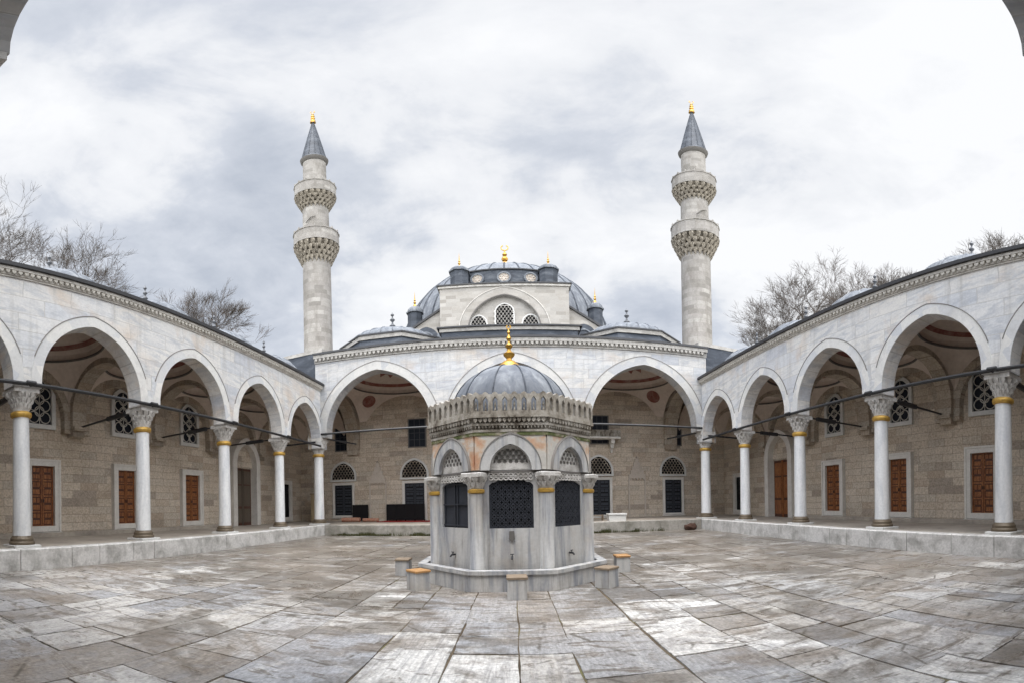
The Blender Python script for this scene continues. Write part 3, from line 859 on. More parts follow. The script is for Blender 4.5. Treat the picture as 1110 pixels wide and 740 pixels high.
TH = .64
def side_arcade(sg, label, door_mat='wood'):
    t = empty('arcade', (0, 0, 0)); tag(t, label, 'arcade', 'arcades along the sides of the courtyard')
    zt = 9.42; spr, apx = 5.35, 7.85
    w = MB(); cs = [Y0 + SP * (i - .5) for i in range(0, 5)]
    v0, v1 = sg * XF, sg * (XF + TH)
    arch_wall(w, .99, YF, [(c, 1.98, spr, apx) for c in cs], spr, zt - .4, v0, v1, 'y')
    wo_ = w.build('arch_wall', 'marble_y', t)
    for c in cs:
        b = MB(); band(b, c, 1.98, spr, apx, .36, sg * (XF - .025), sg * (XF + .02), 'y', .0)
        b.m = 1; gband(b, c, 1.98, spr, apx, .028, sg * (XF - .04), sg * (XF + .02), 'y', .362, .9)
        b.build('archivolt', ['voussoir', 'line'], t)
    up = MB(); up.box(*sorted((sg * (XF + .301), v1)), .99, YF, zt - .399, zt - .1); up.build('wall_head', 'block_stone', t)
    cornice_y(t, sg, .99, YF - .02, zt)
    for i in range(4): put_column(t, 'side', sg * XC, Y0 + SP * i)
    # back wall
    bw = MB(); bw.box(min(sg * XB, sg * (XB + 1)), max(sg * XB, sg * (XB + 1)), -5, YB + .9, -.6, 9.3)
    bw.build('back_wall', 'ashlar_y', t)
    st = MB(); st.box(*sorted((sg * (XB - .42), sg * (XB - .002))), -3, 22.6, PF - .01, PF + .17); st.build('ledge', 'floor', t)
    # ribs across the walkway
    WA = .34; XI = XB - WA
    xc = sg * (XF + TH + XI) / 2; hb = (XI - XF - TH) / 2
    for i in range(-1, 5):
        y = Y0 + SP * i
        if i == 4: y = YC - .1
        if i == -1: y = .75
        r = MB()
        lo, hi = sorted((sg * (XF + TH), sg * XI))
        rib(r, lo, hi, xc, hb - .2, 5.9, 7.62, 9.3, y - .36, y + .36, 'x', 5.3)
        xw = sg * XI
        r.box(*sorted((xw, xw - sg * .30)), y - .34, y + .34, 5.12, 5.299)
        r.box(*sorted((sg * (XB - .002), xw - sg * .12)), y - .30, y + .30, 4.86, 5.119); r.box(*sorted((sg * (XB - .002), xw)), y - .36, y + .36, 5.12, 9.29)
        r.build('transverse_arch', 'rib_stone', t)
    for i in range(0, 5):
        yc = Y0 + SP * (i - .5)
        va = MB(); y1 = Y0 + SP * (i - 1) + .36 if i else .75 + .36; y2 = Y0 + SP * i - .36 if i < 4 else YC - .46
        wa = MB(); arch_wall(wa, y1 - .02, y2 + .02, [((y1 + y2) / 2, (y2 - y1) / 2 - .30, 5.62, 7.62)], 5.0, 8.2, sg * XI, sg * (XB - .002), 'y')
        wa.build('wall_arch', 'rib_stone_y', t)
        vault(va, xc, (y1 + y2) / 2, hb, (y2 - y1) / 2, 5.85)
        va.build('vault', ['plaster', 'red_paint', 'groove'], t)
    # lead roof and domes
    rf = MB(); rf.box(*sorted((sg * (XF + .31), sg * (XB + 1.1))), -5.2, YF + .4, 9.31, 9.45)
    rf.build('roof', 'lead', t)
    for i in range(0, 5):
        yc = Y0 + SP * (i - .5)
        d = MB(); dome(d, (sg * 14.4, yc), 9.55, 2.25, 1.75)
        do = d.build('dome', 'lead', t, 'auto')
        fm = MB(); z = 11.28
        fm.lathe([(.16, z), (.10, z + .12), (.04, z + .2), (.05, z + .3), (.13, z + .42), (.05, z + .54), (.035, z + .6), (.11, z + .72), (.04, z + .83), (.03, z + .9), (.085, z + 1.0), (.02, z + 1.12), (.0, z + 1.2)], 10, (sg * 14.4, yc))
        fm.build('finial', 'grey_metal', do)
    # windows with carved shutters, upper grilles
    for y in (4.55, 9.3, 13.95, 18.75):
        shutter_window(t, 'y', y, sg * XB, -sg, 1.12 if y < 15 else 1.2, .95, 3.52)
        arched_grille(t, 'y', y - .1, sg * XB, -sg, 1.15, 5.35, 7.45)
    shutter_window(t, 'y', 29.4, sg * XB, -sg, 1.2, .9, 3.4, mat='black_board')
    # tall doorway under a recessed arch
    dm = MB(); yd = 23.75
    band(dm, yd, 1.12, PF, 5.75, .42, sg * (XB - .5), sg * XB, 'y')
    fo = dm.build('doorway_arch', 'frame', t)
    pz = MB(); pz.poly_ext([(yd - 1.12, 4.25), (yd + 1.12, 4.25)] + [q for q in reversed(arch_pts(yd, 1.12, 4.3, 5.75))], 'y', sg * (XB - .02), sg * (XB - .08)); pz.build('tympanum', 'ashlar_y', fo)
    dd = MB(); x = sg * XB
    dd.m = 1; dd.box(*sorted((x - sg * .005, x - sg * .07)), yd - 1.0, yd + 1.0, PF, 4.2); dd.m = 0
    for k in (-1, 1):
        for za, zb_ in ((.7, 1.6), (1.75, 3.1), (3.2, 4.05)):
            dd.box(*sorted((x - sg * .07, x - sg * .11)), yd + k * .5 - .36, yd + k * .5 + .36, za, zb_)
        dd.box(*sorted((x - sg * .07, x - sg * .12)), yd + k * .05 - .03, yd + k * .05 + .03, PF, 4.2)
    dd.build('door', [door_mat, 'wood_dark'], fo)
    # iron tie rods
    for i in range(0, 5):
        ya, yb_ = Y0 + SP * (i - 1), Y0 + SP * i
        if i == 0: ya = 1.2
        if i == 4: yb_ = 25.0
        m = MB(); m.tube([(sg * 11.47, ya + .02, 5.42), (sg * 11.47, yb_ - .02, 5.42)], .062, 6); m.build('tie_rod', 'iron', t, 'auto')
    for i in range(0, 4):
        y = Y0 + SP * i
        m = MB(); m.tube([(sg * 11.40, y + .1, 5.40), (sg * 13.6, y + .1, 5.36)], .04, 6); m.tube([(sg * 13.1, y + .1, 5.37), (sg * 14.2, y + .1, 5.34)], .105, 6)
        m.tube([(sg * 13.9, y + .1, 5.35), (sg * 16.25, y + .1, 5.3)], .045, 6); m.tube([(sg * 11.40, y - .1, 5.44), (sg * 11.40, y + .2, 5.44)], .07, 6)
        m.build('tie_rod', 'iron', t, 'auto')
    return t
side_arcade(-1, 'long white marble arcade with domed bays on the left side of the courtyard', 'door_grey')
side_arcade(1, 'long white marble arcade with domed bays on the right side of the courtyard')

# near arcade: the photograph is taken from under its middle arch
def near_arcade():
    t = empty('arcade', (0, 0, 0)); tag(t, 'nearest arcade whose middle arch frames the top corners of the view', 'arcade', 'arcades along the sides of the courtyard')
    w = MB(); arch_wall(w, -XF - .9, XF + .9, [(k * 5.08 + .14, 2.14, 5.35, 6.95) for k in (-2, -1, 0, 1, 2)], 5.35, 9.36, .09, .985, 'x')
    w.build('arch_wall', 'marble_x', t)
    for k in (-2.5, -1.5, -.5, .5, 1.5, 2.5):
        put_column(t, 'side', k * 5.08 + .14 * (abs(k) < 2), .54)
    b = MB(); b.box(-17.6, 17.6, -6, -5.1, -.6, 9.3); b.build('back_wall', 'ashlar_x', t)
    r = MB(); r.box(-17.6, 17.6, -6.1, .7, 9.36, 9.5); r.box(-17.6, -12.5, -5.1, 0.0, 9.0, 9.34); r.build('roof', 'lead', t)
    c = MB(); c.box(-12.4, 12.4, -5.1, .085, 9.1, 9.3); c.build('ceiling', 'plaster', t)
    m = MB()
    m.tube([(-11.9, .54, 5.45), (11.9, .54, 5.45)], .05, 6); m.build('tie_rod', 'iron', t)
    for k in range(-2, 3):
        d = MB(); dome(d, (k * 4.93, -2.4), 9.6, 2.25, 1.75); d.build('dome', 'lead', t, 'auto')
near_arcade()

# ================================================================== mosque portico (far side)
def lunette(parent, u, w, z0):
    """arched marble screen above a window"""
    r = w
    f = MB(); band(f, u, r - .14, z0, z0 + r * 1.2, .15, YB - .12, YB, 'x'); f.box(u - r - .01, u + r + .01, YB - .14, YB, z0 - .14, z0 - .002)
    fo = f.build('lunette_frame', 'trim', parent)
    b = MB(); b.poly_ext(arch_pts(u, r - .14, z0, z0 + r * 1.2), 'x', YB - .02, YB - .004); b.build('lunette_backing', 'dark', fo)
    s = MB(); U, V = (1, 0, 0), (0, 0, 1); q = .125
    k = 0; z = z0 + q
    while z < z0 + r * 1.05:
        x = -r + (q if k % 2 else 0)
        while x <= r:
            if (x / (r - .18)) ** 2 + ((z - z0) / (r * 1.06)) ** 2 < 1: s.ring((u + x, YB - .05, z), q * .98, .022, (U, V), 8)
            x += 2 * q
        z += q * 1.5; k += 1
    s.build('lunette_screen', 'rib_stone', fo)

def portico():
    t = empty('portico', (0, 0, 0)); tag(t, 'tall three-arched marble porch across the front of the mosque', 'porch')
    zt = 11.5; spr, apx = 6.0, 10.03
    CX = (-7.87, 0, 7.87)
    w = MB(); arch_wall(w, -XF - .0, XF + .0, [(c, 3.3, spr, apx) for c in CX], spr, zt - .6, YF, YF + .9, 'x')
    for q in (-1, 1):
        w.box(*sorted((q * (XF + .001), q * (XF + .9))), YF + .002, YF + .9, 5.3, 9.3); w.box(*sorted((q * (XF + .001), q * (XF + .32))), YF + .001, YF + .9, 9.301, zt - .6)
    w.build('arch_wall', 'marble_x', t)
    for c in CX:
        b = MB(); band(b, c, 3.3, spr, apx, .52, YF - .025, YF + .02, 'x')
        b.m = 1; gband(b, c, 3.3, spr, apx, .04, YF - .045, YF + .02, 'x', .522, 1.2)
        b.build('archivolt', ['voussoir_front', 'line'], t)
    c = MB(); X = XF + .33
    c.box(-X, X, YF - .08, YF + .4, zt - .6, zt - .48); c.box(-X, X, YF - .12, YF + .4, zt - .48, zt - .3); c.box(-X, X, YF - .26, YF + .4, zt - .3, zt - .07)
    co = c.build('cornice', 'cornice_grey', t)
    d = MB(); x = -X + .1
    while x < X - .25:
        d.poly_ext([(x, zt - .3), (x + .17, zt - .3), (x + .17, zt - .41), (x + .085, zt - .5), (x, zt - .41)], 'x', YF - .121, YF - .24); x += .27
    d.build('dentil_course', 'cornice_grey', co)
    l = MB(); l.box(-X - .02, X + .02, YF - .33, YF + .4, zt - .07, zt + .06); l.build('eave_edge', 'lip', co)
    for x in (-11.95, -3.93, 3.93, 11.95): put_column(t, 'front', x, YC, r=.31, zring=4.9, ztop=6.0)
    # back wall = lower wall of the prayer hall
    bw = MB(); bw.box(-17.5, 17.5, YB, YB + .9, -.6, 12.4); bw.build('back_wall', 'ashlar_x', t)
    # ribs in depth
    for x in (-11.95, -3.93, 3.93, 11.95):
        r = MB(); rib(r, YF + .9, YB, (YF + .9 + YB) / 2, (YB - YF - .9) / 2 - .25, 6.5, 9.45, 11.3, x - .5, x + .5, 'y', 6.0)
        r.box(x - .45, x + .45, YB - .3, YB, 5.6, 5.999)
        r.build('transverse_arch', 'rib_stone', t)
    a = (3.93 * 2 - 1) / 2; b = (YB - YF - .9) / 2; cy = (YF + .9 + YB) / 2; zs = 6.6
    for cx in CX:
        va = MB(); vault(va, cx, cy, a, b, zs, cap=.45); va.build('vault', ['plaster', 'red_paint', 'groove'], t)
    R = math.hypot(a, b)
    for cx in CX:
        for s_ in (-1, 1):
            for q in (-1, 1):
                medallion(t, cx, cy, zs, R, (s_ * .56, q * .50, .66), .5)
    # corner bays
    for sg in (-1, 1):
        va = MB(); vault(va, sg * 14.53, cy, 2.05, b, 6.0, cap=.4); va.build('vault', ['plaster', 'red_paint', 'groove'], t)
    # roofs
    r = MB(); r.box(-XF - .9, XF + .9, YF + .41, YB, 11.35, 11.5); r.build('roof', 'lead_dark', t)
    for sg in (-1, 1):
        blk = MB(); blk.box(*sorted((sg * (XF + .34), sg * 17.6)), YF + .3, YB + .9, 9.47, 11.75); ob = blk.build('corner_block', 'lead_dark', t)
        lp = MB(); lp.add([(sg * (XF - .05), YF + .25, 11.8), (sg * 17.7, YF + .25, 11.55), (sg * 17.7, YB + 1, 12.3), (sg * (XF - .05), YB + 1, 12.6),
                           (sg * (XF - .05), YF + .25, 12.05), (sg * 17.7, YF + .25, 11.75), (sg * 17.7, YB + 1, 12.5), (sg * (XF - .05), YB + 1, 12.85)],
                          [(0, 1, 2, 3), (4, 5, 6, 7), (0, 1, 5, 4), (1, 2, 6, 5), (2, 3, 7, 6), (3, 0, 4, 7)])
        lo = lp.build('coping', 'cornice_grey', ob)
    for cx in (-CX[2], CX[2]):
        # octagonal lead skirt with stone lip, then dome
        N = 8; R8 = 3.55
        oc = lambda r, yo=1.0: [(cx + r * math.cos(PI / 8 + PI / 4 * i), cy + r * yo * math.sin(PI / 8 + PI / 4 * i)) for i in range(8)]
        k = MB(); k.frustum(oc(3.7, .9), 11.5, 12.45, .94, c=(cx, cy)); ko = k.build('dome_skirt', 'lead_dark', t)
        k = MB(); k.frustum(oc(3.62, .9), 12.45, 12.72, 1.0, c=(cx, cy)); k.m = 1; k.frustum(oc(3.7, .9), 12.721, 12.82, 1.0, c=(cx, cy)); k.build('skirt_coping', ['cornice_grey', 'lip'], ko)
        d = MB(); dome(d, (cx, cy), 12.8, 2.95, 1.15, 40, 24); do = d.build('dome', 'lead', t, 'auto')
        z = 13.93; fm = MB()
        fm.lathe([(.3, z - .05), (.18, z + .12), (.06, z + .25), (.07, z + .4), (.22, z + .58), (.07, z + .76), (.05, z + .9), (.18, z + 1.08), (.05, z + 1.25), (.04, z + 1.35), (.13, z + 1.48), (.03, z + 1.62), (0, z + 1.7)], 10, (cx, cy))
        fm.build('finial', 'grey_metal', do)
    # raised roof block over the middle bay
    k = MB(); k.box(-4.1, 4.1, YF + 1.2, YB, 11.5, 12.5); ko = k.build('centre_roof_block', 'lead_dark', t)
    k = MB(); k.box(-4.2, 4.2, YF + 1.1, YB, 12.5, 12.74); k.m = 1; k.box(-4.35, 4.35, YF + .98, YB, 12.742, 12.84); k.m = 2
    k.add([(-4.2, YF + 1.2, 12.85), (4.2, YF + 1.2, 12.85), (4.2, YB, 13.5), (-4.2, YB, 13.5)], [(0, 1, 2, 3)])
    k.build('block_coping', ['cornice_grey', 'lip', 'lead'], ko)
    # lower windows with carved lunettes
    for x, w_, zb_ in ((-12.85, 1.45, .95), (-7.2, 1.5, .6), (6.35, 1.6, .6), (12.15, 1.35, .75)):
        shutter_window(t, 'x', x, YB, -1, w_, zb_ + (.0 if zb_ > .7 else .12), 3.3, mat='grille', name='window_grille', fr=.13, leafs=2, proud=.1)
        lunette(t, x, 1.08, 3.72)
    # upper casements
    for x in (-12.9, -6.95, 6.45, 12.3):
        w_ = 1.05 if abs(x) > 10 else 1.2
        f = MB(); f.box(x - w_ / 2 - .1, x + w_ / 2 + .1, YB - .05, YB, 5.95, 8.15)
        fo = f.build('upper_window', 'groove', t)
        g = MB(); g.box(x - w_ / 2, x + w_ / 2, YB - .07, YB - .052, 6.03, 8.07); g.build('pane', 'glass', fo)
        g = MB()
        for k in range(1, 3): g.box(x - w_ / 2 + k * w_ / 3 - .02, x - w_ / 2 + k * w_ / 3 + .02, YB - .1, YB - .072, 6.03, 8.07)
        for z in (6.55, 7.05, 7.55): g.box(x - w_ / 2, x + w_ / 2, YB - .098, YB - .074, z - .02, z + .02)
        g.build('glazing_bar', 'iron', fo)
    # little prayer niches between the windows
    for x in (-10.05, 9.25):
        n = MB(); hw = .62
        A = []
        for i in range(9):
            a = PI * i / 8; A.append((x - hw * math.cos(a), YB + .0 - .02 - .0 * math.sin(a)))
        n = MB()
        n.box(x - hw - .06, x - hw + .05, YB - .1, YB, PF, 3.4); n.box(x + hw - .05, x + hw + .06, YB - .1, YB, PF, 3.4)
        for k in range(5):
            z = 3.4 + k * .3; q = hw * (1 - k / 5) + .02
            n.box(x - q, x + q, YB - .16 + k * .02, YB, z + .001, z + .3)
            for s_ in range(max(1, 5 - k)):
                xx = x - q + (s_ + .5) * 2 * q / max(1, 5 - k)
                n.poly_ext([(xx - .09, z), (xx + .09, z), (xx, z - .14)], 'x', YB - .15 + k * .02, YB - .02)
        n.lathe([(.0, 4.9), (.09, 4.95), (.0, 5.1)], 8, (x, YB - .06))
        n.build('prayer_niche', 'niche', t)
        s = MB(); s.poly_ext([(x - hw + .05, PF), (x + hw - .05, PF), (x + hw - .05, 3.398), (x - hw + .05, 3.398)], 'x', YB - .03, YB - .003); s.build('niche_back', 'ashlar_x', t)
    # main portal behind the fountain
    p = MB(); arch_wall(p, -2.4, 2.4, [(0, 1.4, 3.6, 5.4)], PF, 8.3, YB - .55, YB - .002, 'x')
    p.box(-2.55, 2.55, YB - .65, YB - .003, 8.3, 8.6); po = p.build('portal', 'frame', t)
    stt = MB()
    for k in range(6):
        z = 5.5 + k * .34; q = 1.5 * (1 - k / 6.5)
        nn = max(2, int(q / .17))
        for s_ in range(nn):
            xx = -q + (s_ + .5) * 2 * q / nn; stt.poly_ext([(xx - .13, z + .3), (xx + .13, z + .3), (xx + .13, z + .12), (xx, z), (xx - .13, z + .12)], 'x', YB - .68, YB - .552)
    stt.build('stalactite_hood', 'carved', po)
    dr = MB(); dr.box(-1.39, -.02, YB - .2, YB - .1, PF, 4.9); dr.box(.02, 1.39, YB - .2, YB - .1, PF, 4.9); dr.build('door', 'wood', po)
    # balcony on brackets to the right of the portal
    b = MB(); b.box(4.45, 7.85, YB - .85, YB - .001, 6.28, 6.42); bo = b.build('balcony', 'frame', t)
    b = MB(); b.box(4.45, 7.85, YB - .85, YB - .77, 6.78, 6.9)
    b.box(4.45, 4.53, YB - .765, YB, 6.78, 6.9); b.box(7.77, 7.85, YB - .765, YB, 6.78, 6.9)
    x = 4.5
    while x < 7.85: b.box(x - .03, x + .05, YB - .84, YB - .78, 6.421, 6.779); x += .22
    b.box(4.46, 7.84, YB - .775, YB - .772, 6.421, 6.779); b.build('railing', 'parapet', bo)
    for x in (4.9, 7.3):
        b = MB(); b.poly_ext([(x - .14, 6.28), (x + .14, 6.28), (x + .14, 5.95), (x - .14, 5.95)], 'x', YB - .7, YB - .001)
        b.poly_ext([(x - .13, 5.949), (x + .13, 5.949), (x + .1, 5.62), (x - .1, 5.62)], 'x', YB - .45, YB - .001)
        b.poly_ext([(x - .11, 5.619), (x + .11, 5.619), (x + .06, 5.3), (x - .06, 5.3)], 'x', YB - .22, YB - .001); b.build('bracket', 'frame', bo)
    # tie rods
    for xa, xb in ((-11.6, -4.0), (-3.85, 3.85), (4.0, 11.6)):
        m = MB(); m.tube([(xa, YF - .04, 6.2), (xb, YF - .04, 6.2)], .07, 6); m.build('tie_rod', 'iron', t, 'auto')
    for x in (-11.9, 11.9):
        m = MB(); m.tube([(x, YF - .06, 6.05), (x * .925, YF + 1.6, 5.95), (x * .9, YF + 2.2, 5.92)], [.05, .06, .1], 6); m.tube([(x * .9, YF + 2.2, 5.92), (x * .87, YF + 3.1, 5.9)], .05, 6)
        m.tube([(x, YF - .1, 5.72), (x * 1.18, YF - .1, 5.66)], .055, 6); m.build('tie_rod', 'iron', t, 'auto')
    return t
portico()

# ================================================================== prayer hall
def mosque():
    ox = -.37
    t = empty('mosque', (ox, 34, 0)); tag(t, 'great domed stone prayer hall rising behind the front porch', 'mosque')
    b = MB(); b.box(-12, 12, -.85, 24, 9, 13.0)
    b.build('hall_wall', 'block_stone', t)
    r = MB(); r.box(-12.1, 12.1, -.95, 24, 13.001, 13.12); r.build('hall_roof', 'lead_dark', t)
    # central upper block with blind arch
    w = MB(); w.box(-4.98, 4.98, .3, 4, 13.1, 19.72)
    arch_wall(w, -4.98, 4.98, [(0, 2.75, 15.2, 18.85)], 13.1, 19.72, 0, .3, 'x')
    wo_ = w.build('upper_wall', 'block_stone', t)
    a = MB(); band(a, 0, 2.75, 15.2, 18.85, .09, -.07, 0, 'x'); a.m = 1; band(a, 0, 2.75, 15.2, 18.85, .07, -.04, 0, 'x', .75); a.build('blind_arch', ['groove', 'cornice'], wo_)
    c = MB(); c.box(-5.1, 5.1, -.12, 4.1, 19.72, 19.92); c.m = 1; c.box(-5.2, 5.2, -.22, 4.2, 19.922, 20.04); c.build('cornice', ['cornice', 'lip'], wo_)
    def tracery(x, w_, z0, z1):
        f = MB(); f.poly_ext(arch_pts(x, w_ / 2, z0, z1, 8), 'x', .24, .298); fo = f.build('window', 'dark', t)
        g = MB(); q = .14; k = 0; z = z0 + q
        while z < z1 - .05:
            xx = -w_ / 2 + (q if k % 2 else 0)
            while xx <= w_ / 2 + .01:
                if abs(xx) <= w_ / 2 * (1 if z < z1 - w_ / 2 else math.sqrt(max(0, 1 - ((z - z1 + w_ / 2) / (w_ / 2)) ** 2))): g.ring((x + xx, .2, z), q, .028, ((1, 0, 0), (0, 0, 1)), 8)
                xx += 2 * q
            z += q * 1.6; k += 1
        g.build('lattice', 'cornice', fo)
        g = MB(); band(g, x, w_ / 2, z0, z1, .1, .16, .298, 'x'); g.build('window_frame', 'trim', fo)
    tracery(0, 1.35, 15.9, 18.1); tracery(-2.0, 1.15, 15.7, 17.2 - .15); tracery(2.0, 1.15, 15.7, 17.2 - .15)
    ro = MB(); ro.add([(-4.9, -1.7, 14.9), (4.9, -1.7, 14.9), (4.9, -.01, 15.75), (-4.9, -.01, 15.75)], [(0, 1, 2, 3)]); ro.box(-4.95, 4.95, -1.72, -.02, 13.1, 14.88)
    ro.build('lean_to_roof', 'lead', t)
    # raking buttress walls
    for sg in (-1, 1):
        p = MB(); p.poly_ext([(sg * 4.99, 13.1), (sg * 9.2, 13.1), (sg * 9.2, 15.3), (sg * 4.99, 18.2)], 'x', 1.0, 2.6)
        po = p.build('raking_buttress', 'block_stone', t)
        p = MB(); p.poly_ext([(sg * 4.99, 18.201), (sg * 9.35, 15.2), (sg * 9.35, 15.42), (sg * 4.99, 18.42)], 'x', .85, 2.7); p.build('coping', 'lip', po)
        # turrets
        for (x, z0, z1, zt, w_, y) in ((7.4, 13.2, 18.5, 19.25, .62, 2.0), (3.5, 20.04, 21.72, 22.35, .76, .9)):
            tb = MB(); oc = [(sg * x + w_ * math.cos(PI / 8 + i * PI / 4), y + w_ * math.sin(PI / 8 + i * PI / 4)) for i in range(8)]
            tb.frustum(oc, z0, z1, 1, c=(sg * x, y)); to = tb.build('turret', 'lead_dark', t)
            cb_ = MB(); cb_.frustum([(sg * x + (w_ + .12) * math.cos(PI / 8 + i * PI / 4), y + (w_ + .12) * math.sin(PI / 8 + i * PI / 4)) for i in range(8)], z1, z1 + .12, 1, c=(sg * x, y))
            cb_.lathe([(w_ * 1.03, z1 + .12), (w_ * .98, z1 + .12 + (zt - z1 - .12) * .4), (w_ * .72, z1 + .12 + (zt - z1 - .12) * .75), (w_ * .3, zt - .04), (0.02, zt)], 16, (sg * x, y))
            cb_.build('turret_cap', 'lead', to, 'auto')
            fb = MB(); hh = 1.6
            fb.lathe([(.2, zt - .06), (.13, zt + .1), (.05, zt + .25), (.12, zt + .4), (.05, zt + .52), (.09, zt + .64), (.04, zt + .75), (.035, zt + .9), (0, zt + hh)], 8, (sg * x, y)); fb.build('finial', 'gold', to)
        # lead dormers
        d = MB(); x = sg * 6.0
        d.poly_ext([(x - 1.0, 14.2)] + arch_pts(x, 1.0, 14.6, 16.0) + [(x + 1.0, 14.2)], 'x', -.6, .995)
        do = d.build('dormer', 'lead_dark', t)
        g = MB(); band(g, x, .55, 14.3, 15.45, .12, -.66, -.6, 'x'); g.build('dormer_arch', 'lead', do)
    # dome
    yc, R, zc = 12.0, 10.75, 16.95
    d = MB()
    pr = [(R * math.cos(a), zc + R * .985 * math.sin(a)) for a in [i / 20 * PI / 2 for i in range(20)]] + [(.05, zc + R * .985)]
    d.lathe([(R, zc - 3.8)] + pr, 64, (0, yc))
    do = d.build('dome', 'lead', t, 'auto')
    s = MB()
    for i in range(40):
        a = 2 * PI * i / 40
        s.tube([(r_ * 1.003 * math.cos(a), yc + r_ * 1.003 * math.sin(a), z) for r_, z in pr[:-2]], .07, 4, False)
    s.build('dome_rib', 'lead_dark', do)
    # window band between the upper turrets
    dr = MB(); N = 16; r2 = 11.0; half = .30
    vs = []
    for i in range(N + 1):
        a = -PI / 2 - half + 2 * half * i / N
        for rr, z in ((r2, 20.0), (r2, 22.0), (r2 - .5, 22.2), (r2 - 3.2, 22.9), (r2 - 3.2, 20.0)): vs.append((rr * math.cos(a), yc + rr * math.sin(a), z))
    fs = [(i * 5 + k, (i + 1) * 5 + k, (i + 1) * 5 + k + 1, i * 5 + k + 1) for i in range(N) for k in range(4)] + [(0, 1, 2, 3, 4), tuple(N * 5 + k for k in range(5))]
    dr.add(vs, fs); dro = dr.build('drum', 'lead_dark', t, False)
    e = MB()
    for i in range(N):
        a0 = -PI / 2 - half + 2 * half * i / N; a1 = a0 + 2 * half / N
        q = [(rr * math.cos(a), yc + rr * math.sin(a), z) for a in (a0, a1) for rr, z in ((r2 + .12, 21.96), (r2 + .12, 22.08), (r2 - .3, 22.14), (r2 - .3, 21.9))]
        e.add(q, [(0, 4, 5, 1), (1, 5, 6, 2), (3, 2, 6, 7), (0, 3, 7, 4)])
    e.build('drum_eave', 'lip', dro)
    for k in range(-2, 3):
        a = -PI / 2 + k * .203 * .95
        if abs(k) == 2: continue
        px, py = (r2 + .05) * math.cos(a), yc + (r2 + .05) * math.sin(a)
        g = MB(); g.ring((0, 0, 0), .50, .07, ((1, 0, 0), (0, 0, 1)), 18); g.m = 1
        g.add([(.47 * math.cos(2 * PI * i / 18), .02, .47 * math.sin(2 * PI * i / 18)) for i in range(18)], [tuple(range(18))]); g.m = 2
        for i in range(6): g.ring((.27 * math.cos(i * PI / 3), -.01, .27 * math.sin(i * PI / 3)), .12, .02, ((1, 0, 0), (0, 0, 1)), 8)
        g.xform(Matrix.Translation((px, py, 21.15)) @ Matrix.Rotation(a + PI / 2, 4, 'Z')); g.build('round_window', ['lead', 'plaster', 'dentil'], dro)
    f = MB(); finial(f, (0, yc), zc + R * .985 - .1, zc + R * .985 + 4.3, 1.0); f.build('finial', 'gold', do)
mosque()

# ================================================================== minarets
def minaret(x, y, label, dz, k):
    t = empty('minaret', (x, y, 0)); tag(t, label, 'minaret', 'twin stone minarets flanking the mosque')
    zA0, zA1, zA2 = 23.6 + dz, 25.75 + dz, 27.2 + dz       # lower gallery: cells bottom, parapet bottom, parapet top
    zB0, zB1, zB2 = 30.3 + dz, 32.05 + dz, 33.5 + dz
    zc0, zc1, zf = 37.7 + dz, 44.7, 46.9
    n = 32
    def shaft(r0, r1, z0, z1):
        m = MB(); m.lathe([(r0, z0), (r1, z1)], n); m.build('shaft', 'minaret', t, 'auto')
    shaft(1.28 * k, 1.22 * k, 9.0, zA1); shaft(1.18 * k, 1.14 * k, zA1, zB1); shaft(1.04 * k, 1.02 * k, zB1, zc0)
    for (z0, z1, z2, r, rs) in ((zA0, zA1, zA2, 2.0 * k, 1.2 * k), (zB0, zB1, zB2, 1.84 * k, 1.13 * k)):
        m = MB(); m.lathe([(rs, z0), (rs * 1.03, z0 + .5), (rs + (r - rs) * .45, z1 - .4), (r * .93, z1 - .02)], n)
        h = z1 - z0
        stalactites(m, [(rs + (r - rs) * .30, z0 + h * .30, z0 - h * .02, rs), (rs + (r - rs) * .52, z0 + h * .52, z0 + h * .16, rs + (r - rs) * .1), (rs + (r - rs) * .76, z0 + h * .75, z0 + h * .38, rs + (r - rs) * .3), (rs + (r - rs) * .98, z0 + h * .98, z0 + h * .62, rs + (r - rs) * .5)], 22, w=.62)
        g = m.build('gallery', 'minaret_cells', t)
        p = MB(); p.lathe([(r * .94, z1), (r * 1.02, z1), (r * 1.02, z1 + .14), (r, z1 + .16), (r, z2 - .14), (r * 1.03, z2 - .12), (r * 1.03, z2), (r * .93, z2), (r * .93, z1 + .1), (r * .5, z1 + .1), (r * .5, z1)], 16, caps=False)
        q = p
        for i in range(16):
            a = 2 * PI * i / 16
            q.lathe([(.08, z2), (.09, z2 + .12), (.03, z2 + .2), (0, z2 + .3)], 6, (r * .99 * math.cos(a), r * .99 * math.sin(a)))
        p.build('gallery_parapet', 'minaret', g)
    e = MB(); e.lathe([(1.06 * k, zc0 - .5), (1.2 * k, zc0 - .3), (1.26 * k, zc0), (1.2 * k, zc0 + .05), (.5, zc0 + .06)], n); e.build('eave', 'groove', t, 'auto')
    c = MB(); c.lathe([(1.2 * k, zc0 + .03), (1.08 * k, zc0 + .35), (.07, zc1)], 24)
    for i in range(12):
        a = 2 * PI * i / 12; c.tube([(1.09 * k * math.cos(a), 1.09 * k * math.sin(a), zc0 + .36), (.08 * math.cos(a), .08 * math.sin(a), zc1 - .1)], [.035, .02], 4)
    c.build('spire', 'lead_dark', t, 'auto')
    f = MB(); finial(f, (0, 0), zc1 - .15, zf, .48); f.build('finial', 'gold', t, 'auto')
    d = MB(); d.tube([(-.35, -1.24 * k, 28.2 + dz), (.1, -1.25 * k, 28.75 + dz), (.5, -1.2 * k, 28.8 + dz)], .05, 4); d.build('cable', 'groove', t)
M['minaret_cells'] = plain('stalactite_stone', (.42, .375, .31), .85, .6, 3.4, .5, col2=(.07, .058, .045), amt=.9, spec=.2)
